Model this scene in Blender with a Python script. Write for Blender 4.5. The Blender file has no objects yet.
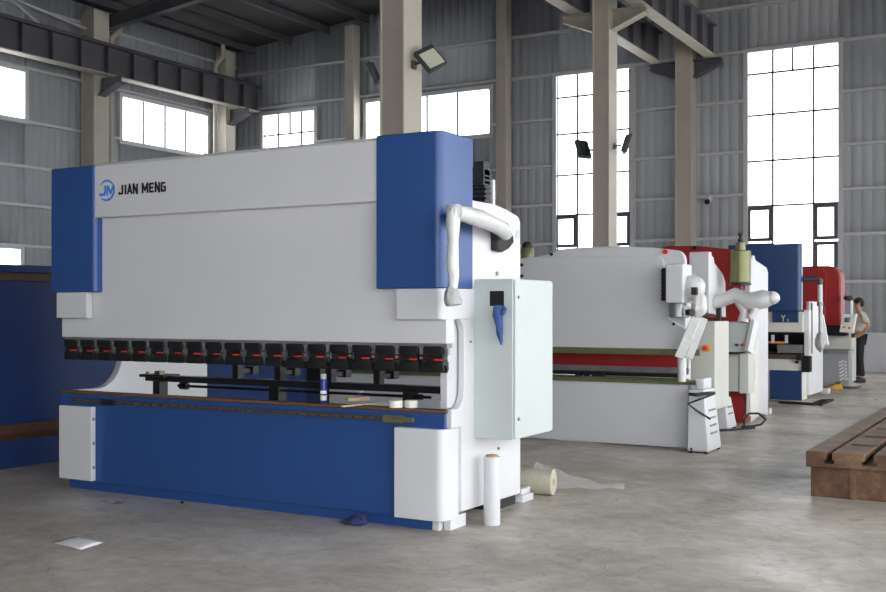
import bpy, bmesh, math, random
from mathutils import Vector, Matrix
random.seed(7)
C = bpy.context.scene.collection
PI = math.pi

# ------------------------------------------------------------------ survey helpers
# the hall's axes: X along the press fronts (right), Y into the hall, Z up; camera at (0,0,1.5)
FPX = 1080.0; HX = 443.0; HY = 310.0; CH = 1.5
_n = math.hypot(616, 1080); SY = 616/_n; CY = 1080/_n
def P(px, py, X=None, Y=None, Z=None):
    """sight line through a photograph point met with a plane of the hall (surveying aid)"""
    r = (px-HX)/FPX
    if Z is not None: d = FPX*(CH-Z)/(py-HY)
    elif X is not None: d = X/(CY*r-SY)
    else: d = Y/(SY*r+CY)
    return Vector((d*(CY*r-SY), d*(SY*r+CY), CH-(py-HY)*d/FPX))
def XA(px, Y): return P(px, 300, Y=Y).x
def ZA(px, py, Y): return P(px, py, Y=Y).z
def YA(px, X): return P(px, 300, X=X).y

# ------------------------------------------------------------------ materials
def mat(name, col, rough=.5, metal=0, spec=.5, var=0, vscale=3, bump=0, bscale=40, alpha=None):
    m = bpy.data.materials.new(name); m.use_nodes = True
    nt = m.node_tree; b = nt.nodes['Principled BSDF']
    b.inputs['Base Color'].default_value = (*col, 1)
    b.inputs['Roughness'].default_value = rough
    b.inputs['Metallic'].default_value = metal
    b.inputs['Specular IOR Level'].default_value = spec
    tc = nt.nodes.new('ShaderNodeTexCoord')
    if var:
        n = nt.nodes.new('ShaderNodeTexNoise'); n.inputs['Scale'].default_value = vscale; n.inputs['Detail'].default_value = 5
        nt.links.new(tc.outputs['Object'], n.inputs['Vector'])
        r = nt.nodes.new('ShaderNodeValToRGB')
        r.color_ramp.elements[0].position = .3; r.color_ramp.elements[1].position = .7
        r.color_ramp.elements[0].color = (*[c*(1-var) for c in col], 1)
        r.color_ramp.elements[1].color = (*[min(1, c*(1+var*.6)) for c in col], 1)
        nt.links.new(n.outputs['Fac'], r.inputs['Fac']); nt.links.new(r.outputs['Color'], b.inputs['Base Color'])
    if bump:
        n = nt.nodes.new('ShaderNodeTexNoise'); n.inputs['Scale'].default_value = bscale; n.inputs['Detail'].default_value = 4
        nt.links.new(tc.outputs['Object'], n.inputs['Vector'])
        bp = nt.nodes.new('ShaderNodeBump'); bp.inputs['Strength'].default_value = bump; bp.inputs['Distance'].default_value = .02
        nt.links.new(n.outputs['Fac'], bp.inputs['Height']); nt.links.new(bp.outputs['Normal'], b.inputs['Normal'])
    if alpha is not None:
        b.inputs['Alpha'].default_value = alpha
    return m
M = dict(
 white=mat('white_paint', (.66,.66,.68), .38, var=.03, vscale=1.5),
 white2=mat('white_enamel', (.62,.62,.65), .4, var=.03),
 cream=mat('cream_paint', (.56,.57,.52), .45, var=.04),
 creamlight=mat('pale_cream_paint', (.70,.69,.64), .45, var=.04),
 cab=mat('cabinet_grey', (.52,.57,.56), .45, var=.02),
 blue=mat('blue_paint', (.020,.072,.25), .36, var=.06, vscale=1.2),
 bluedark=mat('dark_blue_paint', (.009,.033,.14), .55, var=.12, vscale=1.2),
 navy=mat('navy_paint', (.016,.05,.15), .35, var=.06),
 red=mat('red_paint', (.32,.017,.015), .4, var=.08),
 redbright=mat('red_plastic', (.75,.03,.02), .4),
 black=mat('black_steel', (.012,.012,.014), .42, metal=.2),
 blackmatte=mat('black_rubber', (.02,.02,.022), .7),
 dark=mat('black_and_gap_shade', (.006,.006,.007), .9),  # shade of gaps put into the colour; also a plain black box
 steel=mat('bare_steel', (.45,.45,.46), .3, metal=.9, var=.1, vscale=20),
 greysteel=mat('ground_steel', (.30,.30,.31), .4, metal=.6, var=.15, vscale=12),
 olive=mat('oiled_steel', (.20,.20,.10), .4, metal=.4, var=.15, vscale=10),
 tank=mat('olive_tank', (.17,.172,.07), .32, metal=.3, var=.08, vscale=8),
 yellow=mat('yellow_plastic', (.75,.42,.03), .45),
 orange=mat('orange_strip', (.75,.3,.03), .5),
 greyfront=mat('grey_front_paint', (.30,.30,.31), .5, var=.05),
 wood=mat('pale_wood', (.62,.46,.27), .6, var=.15, vscale=12),
 rustedge=mat('primer_edge', (.20,.075,.035), .65, var=.25, vscale=25),
 brownrail=mat('brown_oiled_rail', (.12,.085,.05), .5, metal=.3, var=.4, vscale=30),
 brown=mat('brown_primer', (.10,.05,.025), .6, var=.3, vscale=8),
 column=mat('beige_column_paint', (.47,.42,.36), .6, var=.08, vscale=2),
 columnl=mat('pale_column_edge', (.58,.54,.46), .6, var=.06, vscale=2),
 beam=mat('dark_beam_primer', (.095,.092,.105), .6, var=.15, vscale=2),
 flange=mat('beam_flange_paint', (.40,.37,.31), .6, var=.1, vscale=3),
 sheet=mat('corrugated_sheet', (.45,.475,.51), .5, metal=.0, var=.07, vscale=.8),
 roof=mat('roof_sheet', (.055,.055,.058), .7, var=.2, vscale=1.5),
 girt=mat('galvanised_girt', (.62,.63,.64), .45, metal=.2, var=.06),
 frame=mat('window_alloy', (.62,.63,.64), .45, metal=.2),
 sash=mat('dark_sash', (.10,.10,.115), .5),
 masonry=mat('whitewashed_masonry', (.58,.58,.62), .8, var=.06, vscale=1.2, bump=.2),
 plastic=mat('wrap_film', (.66,.66,.66), .28, bump=.5, bscale=18),
 greywrap=mat('grey_plastic_wrap', (.42,.42,.42), .35, bump=.9, bscale=30),
 film=mat('clear_film', (.85,.85,.83), .2, bump=.8, bscale=20, alpha=.24),
 kraft=mat('kraft_core', (.45,.28,.15), .8),
 beigeroll=mat('bubble_wrap_roll', (.52,.49,.39), .55, bump=.5, bscale=60),
 paper=mat('paper', (.78,.77,.80), .7),
 cloth=mat('blue_cloth', (.04,.085,.27), .85, bump=.6, bscale=50, var=.2, vscale=15),
 clothdark=mat('dark_blue_cloth', (.035,.045,.16), .85, bump=.6, bscale=50, var=.3, vscale=20),
 canblue=mat('can_blue', (.02,.03,.30), .3),
 tape=mat('white_tape', (.80,.79,.72), .5),
 logo=mat('logo_blue', (.05,.25,.75), .5),
 ink=mat('logo_black', (.008,.008,.008), .5),
 skin=mat('skin', (.50,.28,.18), .55),
 hair=mat('hair', (.012,.010,.009), .6),
 shirt=mat('shirt_cloth', (.62,.60,.53), .85, bump=.3, bscale=30),
 trouser=mat('trouser_cloth', (.012,.013,.018), .85),
 lampglass=mat('floodlight_glass', (.75,.74,.60), .15),
 lampbody=mat('lamp_body', (.08,.085,.09), .5, metal=.3),
 screen=mat('lcd_screen', (.10,.16,.18), .2),
)
def glass_mat():
    m = bpy.data.materials.new('window_glass'); m.use_nodes = True; nt = m.node_tree
    nt.nodes.clear(); o = nt.nodes.new('ShaderNodeOutputMaterial'); mx = nt.nodes.new('ShaderNodeMixShader')
    t = nt.nodes.new('ShaderNodeBsdfTransparent'); g = nt.nodes.new('ShaderNodeBsdfGlossy'); g.inputs['Roughness'].default_value = .05
    mx.inputs[0].default_value = .06
    nt.links.new(t.outputs[0], mx.inputs[1]); nt.links.new(g.outputs[0], mx.inputs[2]); nt.links.new(mx.outputs[0], o.inputs[0])
    return m
M['glass'] = glass_mat()
def floor_mat():
    m = bpy.data.materials.new('worn_concrete'); m.use_nodes = True; nt = m.node_tree; b = nt.nodes['Principled BSDF']
    tc = nt.nodes.new('ShaderNodeTexCoord')
    mp = nt.nodes.new('ShaderNodeMapping'); mp.inputs['Scale'].default_value = (.8, .9, 1); mp.inputs['Rotation'].default_value = (0, 0, .35)
    nt.links.new(tc.outputs['Object'], mp.inputs['Vector'])
    n1 = nt.nodes.new('ShaderNodeTexNoise'); n1.inputs['Scale'].default_value = 1.3; n1.inputs['Detail'].default_value = 8; n1.inputs['Roughness'].default_value = .62; n1.inputs['Distortion'].default_value = .6
    n2 = nt.nodes.new('ShaderNodeTexNoise'); n2.inputs['Scale'].default_value = 9; n2.inputs['Detail'].default_value = 8; n2.inputs['Roughness'].default_value = .7
    n3 = nt.nodes.new('ShaderNodeTexNoise'); n3.inputs['Scale'].default_value = 2.6; n3.inputs['Detail'].default_value = 3; n3.inputs['Distortion'].default_value = 1.5
    for n in (n1, n2, n3): nt.links.new(mp.outputs['Vector'], n.inputs['Vector'])
    r1 = nt.nodes.new('ShaderNodeValToRGB'); e = r1.color_ramp.elements
    e[0].position = .30; e[0].color = (.385, .345, .30, 1); e[1].position = .68; e[1].color = (.66, .61, .54, 1)
    nt.links.new(n1.outputs['Fac'], r1.inputs['Fac'])
    r2 = nt.nodes.new('ShaderNodeValToRGB'); e = r2.color_ramp.elements
    e[0].position = .3; e[0].color = (.76, .755, .75, 1); e[1].position = .68; e[1].color = (1.12, 1.12, 1.12, 1)
    nt.links.new(n2.outputs['Fac'], r2.inputs['Fac'])
    mul = nt.nodes.new('ShaderNodeMix'); mul.data_type = 'RGBA'; mul.blend_type = 'MULTIPLY'; mul.inputs[0].default_value = 1
    nt.links.new(r1.outputs['Color'], mul.inputs[6]); nt.links.new(r2.outputs['Color'], mul.inputs[7])
    # thin dark scuff marks
    r3 = nt.nodes.new('ShaderNodeValToRGB'); e = r3.color_ramp.elements
    e[0].position = .485; e[0].color = (1, 1, 1, 1); e[1].position = .5; e[1].color = (.72, .70, .68, 1)
    e2 = r3.color_ramp.elements.new(.515); e2.color = (1, 1, 1, 1)
    nt.links.new(n3.outputs['Fac'], r3.inputs['Fac'])
    mul2 = nt.nodes.new('ShaderNodeMix'); mul2.data_type = 'RGBA'; mul2.blend_type = 'MULTIPLY'; mul2.inputs[0].default_value = .85
    nt.links.new(mul.outputs[2], mul2.inputs[6]); nt.links.new(r3.outputs['Color'], mul2.inputs[7])
    n4 = nt.nodes.new('ShaderNodeTexNoise'); n4.inputs['Scale'].default_value = .9; n4.inputs['Detail'].default_value = 10; n4.inputs['Roughness'].default_value = .78; n4.inputs['Distortion'].default_value = 1.0
    nt.links.new(tc.outputs['Object'], n4.inputs['Vector'])
    r4 = nt.nodes.new('ShaderNodeValToRGB'); e = r4.color_ramp.elements
    e[0].position = .60; e[0].color = (1, 1, 1, 1); e[1].position = .70; e[1].color = (.66, .64, .62, 1)
    nt.links.new(n4.outputs['Fac'], r4.inputs['Fac'])
    mul3 = nt.nodes.new('ShaderNodeMix'); mul3.data_type = 'RGBA'; mul3.blend_type = 'MULTIPLY'; mul3.inputs[0].default_value = .8
    nt.links.new(mul2.outputs[2], mul3.inputs[6]); nt.links.new(r4.outputs['Color'], mul3.inputs[7])
    nt.links.new(mul3.outputs[2], b.inputs['Base Color'])
    rr = nt.nodes.new('ShaderNodeMapRange'); rr.inputs['From Min'].default_value = .3; rr.inputs['From Max'].default_value = .7; rr.inputs['To Min'].default_value = .55; rr.inputs['To Max'].default_value = .26
    nt.links.new(n1.outputs['Fac'], rr.inputs['Value']); nt.links.new(rr.outputs['Result'], b.inputs['Roughness'])
    b.inputs['Specular IOR Level'].default_value = .4
    bp = nt.nodes.new('ShaderNodeBump'); bp.inputs['Strength'].default_value = .12; bp.inputs['Distance'].default_value = .01
    nt.links.new(n2.outputs['Fac'], bp.inputs['Height']); nt.links.new(bp.outputs['Normal'], b.inputs['Normal'])
    return m
M['floor'] = floor_mat()
def rust_mat():
    m = bpy.data.materials.new('rusty_cast_iron'); m.use_nodes = True; nt = m.node_tree; b = nt.nodes['Principled BSDF']
    tc = nt.nodes.new('ShaderNodeTexCoord')
    n1 = nt.nodes.new('ShaderNodeTexNoise'); n1.inputs['Scale'].default_value = 3.5; n1.inputs['Detail'].default_value = 9; n1.inputs['Roughness'].default_value = .7
    nt.links.new(tc.outputs['Object'], n1.inputs['Vector'])
    r = nt.nodes.new('ShaderNodeValToRGB'); e = r.color_ramp.elements
    e[0].position = .32; e[0].color = (.045, .026, .015, 1); e[1].position = .66; e[1].color = (.21, .13, .075, 1)
    x = e.new(.5); x.color = (.12, .058, .03, 1)
    nt.links.new(n1.outputs['Fac'], r.inputs['Fac']); nt.links.new(r.outputs['Color'], b.inputs['Base Color'])
    b.inputs['Roughness'].default_value = .55; b.inputs['Metallic'].default_value = .15
    bp = nt.nodes.new('ShaderNodeBump'); bp.inputs['Strength'].default_value = .3; bp.inputs['Distance'].default_value = .01
    nt.links.new(n1.outputs['Fac'], bp.inputs['Height']); nt.links.new(bp.outputs['Normal'], b.inputs['Normal'])
    return m
M['rust'] = rust_mat()

# ------------------------------------------------------------------ mesh builder
ORG = {}
class MB:
    def __init__(s): s.bm = bmesh.new(); s.mats = []; s.cur = 0
    def mat(s, m):
        if m not in s.mats: s.mats.append(m)
        s.cur = s.mats.index(m); return s
    def _tag(s, faces):
        for f in faces: f.material_index = s.cur
    def face(s, pts):
        vs = [s.bm.verts.new(p) for p in pts]; f = s.bm.faces.new(vs); f.material_index = s.cur; return f
    def box(s, x0, x1, y0, y1, z0, z1, bev=0):
        x0, x1 = sorted((x0, x1)); y0, y1 = sorted((y0, y1)); z0, z1 = sorted((z0, z1))
        mtx = Matrix.Translation(((x0+x1)/2, (y0+y1)/2, (z0+z1)/2)) @ Matrix.Diagonal((x1-x0, y1-y0, z1-z0, 1))
        r = bmesh.ops.create_cube(s.bm, size=1, matrix=mtx); vs = r['verts']
        fs = set(f for v in vs for f in v.link_faces); s._tag(fs)
        if bev:
            es = set(e for v in vs for e in v.link_edges)
            bmesh.ops.bevel(s.bm, geom=list(es), offset=bev, segments=2, affect='EDGES', profile=.5, material=-1)
        return s
    def prism(s, pts, axis, a, b):
        """polygon pts (2-D) swept along axis from a to b. axis 'x': pts=(y,z); 'y': (x,z); 'z': (x,y)"""
        def mk(p, t): return {'x': (t, p[0], p[1]), 'y': (p[0], t, p[1]), 'z': (p[0], p[1], t)}[axis]
        A = [s.bm.verts.new(mk(p, a)) for p in pts]; B = [s.bm.verts.new(mk(p, b)) for p in pts]
        fs = [s.bm.faces.new(A), s.bm.faces.new(B[::-1])]
        for i in range(len(pts)):
            j = (i+1) % len(pts); fs.append(s.bm.faces.new((A[i], B[i], B[j], A[j])))
        bmesh.ops.recalc_face_normals(s.bm, faces=fs); s._tag(fs); return s
    def tube(s, pts, r, seg=10, cap=True, sq=1):
        pts = [Vector(p) for p in pts]; rad = r if isinstance(r, (list, tuple)) else [r]*len(pts)
        rings = []; up = None
        for i, p in enumerate(pts):
            d = (pts[min(i+1, len(pts)-1)]-pts[max(i-1, 0)]).normalized()
            if up is None:
                up = Vector((0, 0, 1)) if abs(d.z) < .9 else Vector((1, 0, 0))
            a = d.cross(up).normalized(); bb = a.cross(d).normalized(); up = bb
            rings.append([s.bm.verts.new(p+(a*math.cos(2*PI*k/seg)+bb*math.sin(2*PI*k/seg)*sq)*rad[i]) for k in range(seg)])
        fs = []
        for A, B in zip(rings, rings[1:]):
            for k in range(seg): fs.append(s.bm.faces.new((A[k], A[(k+1) % seg], B[(k+1) % seg], B[k])))
        if cap: fs += [s.bm.faces.new(rings[0][::-1]), s.bm.faces.new(rings[-1])]
        bmesh.ops.recalc_face_normals(s.bm, faces=fs)
        for f in fs: f.smooth = True
        s._tag(fs); return s
    def lathe(s, prof, c, seg=24, axis='z'):
        c = Vector(c); rings = []
        for r, h in prof:
            ring = []
            for k in range(seg):
                a = 2*PI*k/seg; u, v = r*math.cos(a), r*math.sin(a)
                q = {'z': (u, v, h), 'x': (h, u, v), 'y': (u, h, v)}[axis]
                ring.append(s.bm.verts.new(c+Vector(q)))
            rings.append(ring)
        fs = []
        for A, B in zip(rings, rings[1:]):
            for k in range(seg): fs.append(s.bm.faces.new((A[k], A[(k+1) % seg], B[(k+1) % seg], B[k])))
        fs += [s.bm.faces.new(rings[0][::-1]), s.bm.faces.new(rings[-1])]
        bmesh.ops.recalc_face_normals(s.bm, faces=fs); s._tag(fs)
        for f in fs: f.smooth = True
        return s
    def bar(s, a, b, w, h, flat=False):
        """rectangular bar between two points"""
        a = Vector(a); b = Vector(b); d = (b-a).normalized(); up = Vector((0, 0, 1)) if abs(d.z) < .999 and not flat else Vector((0, 1, 0))
        x = d.cross(up).normalized(); y = x.cross(d)
        A = [s.bm.verts.new(a+x*i*w/2+y*j*h/2) for i, j in ((-1, -1), (1, -1), (1, 1), (-1, 1))]
        B = [s.bm.verts.new(b+x*i*w/2+y*j*h/2) for i, j in ((-1, -1), (1, -1), (1, 1), (-1, 1))]
        fs = [s.bm.faces.new(A), s.bm.faces.new(B[::-1])]+[s.bm.faces.new((A[i], B[i], B[(i+1) % 4], A[(i+1) % 4])) for i in range(4)]
        bmesh.ops.recalc_face_normals(s.bm, faces=fs); s._tag(fs); return s
    def blob(s, c, rx, ry, rz, sub=3, noise=0, seed=0):
        r = bmesh.ops.create_icosphere(s.bm, subdivisions=sub, radius=1); rnd = random.Random(seed)
        ph = [rnd.uniform(0, 6) for _ in range(6)]
        for v in r['verts']:
            p = v.co.copy()
            k = 1+noise*(math.sin(5*p.x+ph[0])+math.sin(6*p.y+ph[1])+math.sin(5.5*p.z+ph[2])+math.sin(11*p.x*p.y+ph[3]))/2.5
            v.co = Vector(c)+Vector((p.x*rx*k, p.y*ry*k, p.z*rz*k))
        fs = set(f for v in r['verts'] for f in v.link_faces)
        for f in fs: f.smooth = True
        s._tag(fs); return s
    def build(s, name, m=None, parent=None, bevel=0, smooth=False):
        me = bpy.data.meshes.new(name)
        org = Vector((0, 0, 0))
        if parent is not None:
            org = ORG[parent.name]
            bmesh.ops.translate(s.bm, verts=s.bm.verts, vec=-org)
        s.bm.to_mesh(me); s.bm.free()
        me.set_sharp_from_angle(angle=math.radians(42))
        if s.mats:
            for k in s.mats: me.materials.append(M[k])
        else: me.materials.append(M[m])
        o = bpy.data.objects.new(name, me); C.objects.link(o)
        if parent is not None: o.parent = parent
        ORG[o.name] = org
        if smooth:
            for p in me.polygons: p.use_smooth = True
        if bevel:
            b = o.modifiers.new('bevel', 'BEVEL'); b.width = bevel; b.segments = 2; b.limit_method = 'ANGLE'; b.angle_limit = math.radians(50)
        return o
def one(m=None): 
    b = MB()
    return b
def tag(o, label=None, cat=None, group=None, kind=None):
    if label: o['label'] = label
    if cat: o['category'] = cat
    if group: o['group'] = group
    if kind: o['kind'] = kind
    return o
def solid(name, m, b, label, cat, group=None, bevel=0, smooth=False):
    """a top-level thing that is one mesh: origin at its base centre"""
    xs = [v.co for v in b.bm.verts]
    base = Vector(((min(v.x for v in xs)+max(v.x for v in xs))/2, (min(v.y for v in xs)+max(v.y for v in xs))/2, min(v.z for v in xs)))
    bmesh.ops.translate(b.bm, verts=b.bm.verts, vec=-base)
    o = b.build(name, m, None, bevel, smooth); o.location = base; ORG[o.name] = base
    return tag(o, label, cat, group)
def thing(name, label, cat, loc, group=None):
    o = bpy.data.objects.new(name, None); C.objects.link(o); o.location = loc; o.empty_display_size = .1
    ORG[o.name] = Vector(loc)
    return tag(o, label, cat, group)
def part(name, m, b, parent, bevel=0, label=None, smooth=False):
    o = b.build(name, m, parent, bevel, smooth)
    if label: o['label'] = label
    return o
def struct(name, m, b, parent=None, bevel=0):
    o = b.build(name, m, parent, bevel)
    if parent is None: o['kind'] = 'structure'
    return o
def text_mesh(name, body, m, parent, size, loc, sx=1, offset=0, shear=0, ext=.0015, rot=(PI/2, 0, 0)):
    cu = bpy.data.curves.new(name, 'FONT'); cu.body = body; cu.size = size; cu.extrude = ext; cu.offset = offset; cu.shear = shear
    t = bpy.data.objects.new('tmp', cu); C.objects.link(t)
    dg = bpy.context.evaluated_depsgraph_get(); me = bpy.data.meshes.new_from_object(t.evaluated_get(dg))
    bpy.data.objects.remove(t); bpy.data.curves.remove(cu)
    xs = [v.co.x for v in me.vertices]; x0 = min(xs); w = max(xs)-x0
    mt = Matrix.Translation(Vector(loc)-ORG[parent.name]) @ Matrix.Rotation(rot[2], 4, 'Z') @ Matrix.Rotation(rot[0], 4, 'X') @ Matrix.Diagonal((sx/w if sx else 1, 1, 1, 1)) @ Matrix.Translation((-x0, 0, 0))
    me.transform(mt); me.materials.clear(); me.materials.append(M[m])
    o = bpy.data.objects.new(name, me); C.objects.link(o); o.parent = parent; ORG[o.name] = ORG[parent.name]
    return o
def arc(cx, cy, r, a0, a1, n=6):
    return [(cx+r*math.cos(math.radians(a0+(a1-a0)*i/n)), cy+r*math.sin(math.radians(a0+(a1-a0)*i/n))) for i in range(n+1)]
def rrect(x0, x1, y0, y1, r, which='1111', n=6):
    """rounded rectangle; which flags corners (x0y0, x1y0, x1y1, x0y1)"""
    out = []
    for i, (cx, cy, a, px, py) in enumerate(((x0+r, y0+r, 180, x0, y0), (x1-r, y0+r, 270, x1, y0), (x1-r, y1-r, 0, x1, y1), (x0+r, y1-r, 90, x0, y1))):
        if which[i] == '1': out += arc(cx, cy, r, a, a+90, n)
        else: out.append((px, py))
    return out

# ================================================================== THE HALL
XW = -23.9; YW = 28.0; XE = 4.6; YS = -7.0
def roof_z(x): return 10.12+.1*(x-XW)
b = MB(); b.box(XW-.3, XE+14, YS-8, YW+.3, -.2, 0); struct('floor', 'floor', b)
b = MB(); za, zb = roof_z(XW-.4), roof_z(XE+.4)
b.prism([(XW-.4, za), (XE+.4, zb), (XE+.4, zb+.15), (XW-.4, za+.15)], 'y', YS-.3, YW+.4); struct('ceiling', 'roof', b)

def sheet_wall(name, axis, at, u0, u1, holes, top, zbot, face):
    """corrugated sheet with openings. axis 'x': wall in the plane Y=at running along X; face = sign of the room side"""
    b = MB(); prof = [(0, 0), (.17, 0), (.19, -.018), (.23, -.018), (.25, 0)]
    us = []; u = u0
    while u < u1-.001:
        for k in range(4): us.append((u+prof[k][0], prof[k][1]))
        u += .25
    us.append((u1, 0))
    for (a, da), (c, dc) in zip(us, us[1:]):
        if c <= a+1e-6: continue
        mid = (a+c)/2; ivs = [(zbot, None)]
        hs = sorted([h for h in holes if h[0] < mid < h[1]], key=lambda h: h[2])
        segs = []; z = zbot
        for h in hs: segs.append((z, h[2])); z = h[3]
        segs.append((z, None))
        for z0, z1 in segs:
            ta = top(a) if z1 is None else z1; tc = top(c) if z1 is None else z1
            if ta-z0 < .01: continue
            def q(uu, dd, zz): return (uu, at+face*dd, zz) if axis == 'x' else (at+face*dd, uu, zz)
            b.face([q(a, da, z0), q(c, dc, z0), q(c, dc, tc), q(a, da, ta)])
    bmesh.ops.remove_doubles(b.bm, verts=b.bm.verts, dist=.0005)
    bmesh.ops.recalc_face_normals(b.bm, faces=b.bm.faces)
    o = struct(name, 'sheet', b)
    sm = o.modifiers.new('thickness', 'SOLIDIFY'); sm.thickness = .04; sm.offset = 0
    return o
WR = (-6.92, -4.72, 1.0, 8.08); WM = (-12.25, -10.08, 1.0, 8.05)
W1 = (-22.72, -20.65, 6.62, 7.88); W2 = (-18.65, -14.36, 6.63, 7.92)
WE = (-1.6, .65, 1.0, 8.05)
sheet_wall('wall_back', 'x', YW, XW, XE, [WR, WM, W1, W2, WE], lambda x: roof_z(x), .93, -1)
L1 = (22.8, 26.43, 6.48, 7.74); L2 = (15.7, 19.36, 6.56, 7.80); L3 = (14.9, 19.22, 1.1, 3.10)
L4 = (8.8, 12.4, 6.56, 7.80)
sheet_wall('wall_left', 'y', XW, YS, YW, [L1, L2, L3, L4], lambda y: roof_z(XW), .93, 1)
b = MB(); b.box(XW, XE, YW-.12, YW+.15, 0, .95); struct('baseboard_back', 'masonry', b)
b = MB(); b.box(XW-.15, XW+.12, YS, YW-.12, 0, .95); struct('baseboard_left', 'masonry', b)
# unseen right and front walls, placed and opened to set how daylight falls
b = MB()
b.box(XE, XE+.2, YS, YW, 5.4, roof_z(XE)); b.box(XE, XE+.2, 21.0, YW, 0, 5.4); b.box(XE, XE+.2, YS, 21.0, 0, .2)
for y in (-1, 5, 11, 17): b.box(XE, XE+.2, y-.3, y+.3, .2, 5.4)
struct('wall_right', 'masonry', b)
b = MB()
b.prism([(XW, 5.2), (XE, 5.2), (XE, roof_z(XE)), (XW, roof_z(XW))], 'y', YS-.2, YS)
b.box(XW, -2, YS-.2, YS, 0, 5.2); b.box(-2, XE, YS-.2, YS, 0, .9)
struct('wall_front', 'masonry', b)

# girts (horizontal rails on the sheets)
b = MB()
for z in (9.3, 8.13, 6.87, 5.56, 4.46, 3.36, 2.2):
    segs = [(XW+.1, XE)]
    for h in (WR, WM, W1, W2, WE):
        if h[2]-.05 < z < h[3]+.02:
            segs = [t for s_ in segs for t in ((s_[0], min(s_[1], h[0]-.05)), (max(s_[0], h[1]+.05), s_[1])) if t[1]-t[0] > .1]
    for s0, s1 in segs: b.box(s0, s1, YW-.14, YW-.03, z-.035, z+.035)
struct('trim_1', 'girt', b)
b = MB()
for z in (9.55, 7.92, 6.5, 5.30, 4.28, 3.2, 2.2):
    segs = [(YS+.1, YW-.15)]
    for h in (L1, L2, L3, L4):
        if h[2] < z < h[3]:
            segs = [t for s_ in segs for t in ((s_[0], min(s_[1], h[0]-.05)), (max(s_[0], h[1]+.05), s_[1])) if t[1]-t[0] > .1]
    for s0, s1 in segs: b.box(XW+.03, XW+.14, s0, s1, z-.035, z+.035)
struct('trim_2', 'girt', b)

def window(n, axis, h, vs, hs, sashes=(), extra=(), cw=.022):
    """h=(u0,u1,z0,z1); vs vertical bars, hs horizontal bars; sashes = dark opening casements"""
    at = YW if axis == 'x' else XW; sg = -1 if axis == 'x' else 1
    def bx(b, u0, u1, z0, z1, d0, d1):
        if axis == 'x': b.box(u0, u1, at+sg*d0, at+sg*d1, z0, z1)
        else: b.box(at+sg*d0, at+sg*d1, u0, u1, z0, z1)
    u0, u1, z0, z1 = h; w = .12
    b = MB()
    bx(b, u0-w, u0, z0-w, z1+w, -.02, .12); bx(b, u1, u1+w, z0-w, z1+w, -.02, .12)
    bx(b, u0, u1, z0-w, z0, -.02, .12); bx(b, u0, u1, z1, z1+w, -.02, .12)
    fr = struct('window_%d' % n, 'frame', b)
    b = MB()
    for v in vs:
        v, za, zb = v if isinstance(v, tuple) else (v, z0, z1)
        bx(b, v-cw, v+cw, za, zb, .0, .06)
    for z in hs: bx(b, u0, u1, z-cw, z+cw, 0, .06)
    o = b.build('glazing_bars', 'sash', fr)
    for (a, c, e, g) in sashes:
        b = MB(); t = .085
        bx(b, a, a+t, e, g, .0, .09); bx(b, c-t, c, e, g, 0, .09); bx(b, a+t, c-t, e, e+t, 0, .09); bx(b, a+t, c-t, g-t, g, 0, .09)
        b.build('sash', 'sash', fr)
    b = MB(); bx(b, u0, u1, z0, z1, .02, .026); b.build('pane', 'glass', fr)
    return fr
window(1, 'x', WR, [(-6.31, 1, 8.1), (-5.31, 1, 8.1), (-5.82, 7.53, 8.1)], [7.53, 6.47, 5.30, 4.15],
       [(-6.95, -6.32, 3.25, 4.13), (-5.30, -4.74, 3.25, 4.13), (-6.95, -6.32, 2.2, 3.2), (-5.30, -4.74, 2.2, 3.2)])
window(2, 'x', WM, [(-11.64, 1, 8.1), (-10.75, 1, 8.1)], [7.45, 6.42, 5.27, 4.15],
       [(-12.30, -11.66, 3.25, 4.13), (-10.73, -10.1, 3.25, 4.13), (-12.30, -11.66, 2.2, 3.2), (-10.73, -10.1, 2.2, 3.2)])
window(3, 'x', W1, [-22.14, (-21.66, 7.2, 7.9), -21.2], [7.22])
window(4, 'x', W2, [-17.6, -16.5, -15.45], [])
window(5, 'y', L1, [23.7, 24.6, 25.5], [], cw=.018)
window(6, 'y', L2, [16.6, 17.5, 18.4], [], cw=.018)
window(7, 'y', L3, [16.9], [])
window(8, 'x', WE, [-.9, 0], [7.5, 6.4, 5.3, 4.15])
window(9, 'y', L4, [9.7, 10.6, 11.5], [])

# roof purlins and rafters
b = MB()
for i in range(22):
    x = XW+.8+i*1.5
    if x > XE: break
    b.box(x-.04, x+.04, YS, YW-.05, roof_z(x)-.24, roof_z(x)-.02)
struct('trim_3', 'beam', b)
n = 4
for y in (-2, 4, 10, 16, 22, 27.6):
    b = MB()
    for dz, hw, th in ((-.34, .11, .03), (-.68, .11, .03)):
        b.prism([(XW+.2, roof_z(XW+.2)+dz), (XE, roof_z(XE)+dz), (XE, roof_z(XE)+dz+th), (XW+.2, roof_z(XW+.2)+dz+th)], 'y', y-hw, y+hw)
    b.prism([(XW+.2, roof_z(XW)-.66), (XE, roof_z(XE)-.66), (XE, roof_z(XE)-.3), (XW+.2, roof_z(XW)-.3)], 'y', y-.012, y+.012)
    if y < 27: struct('trim_%d' % n, 'beam', b); n += 1
    else: b.bm.free()
# bracing rods high on the left wall
b = MB()
b.tube([(XW+.3, 18.0, 9.95), (XW+.3, 20.2, 8.85)], .04); b.tube([(XW+.3, 18.4, 9.65), (XW+.3, 21.7, 9.3)], .045)
struct('trim_%d' % n, 'girt', b)

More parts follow.
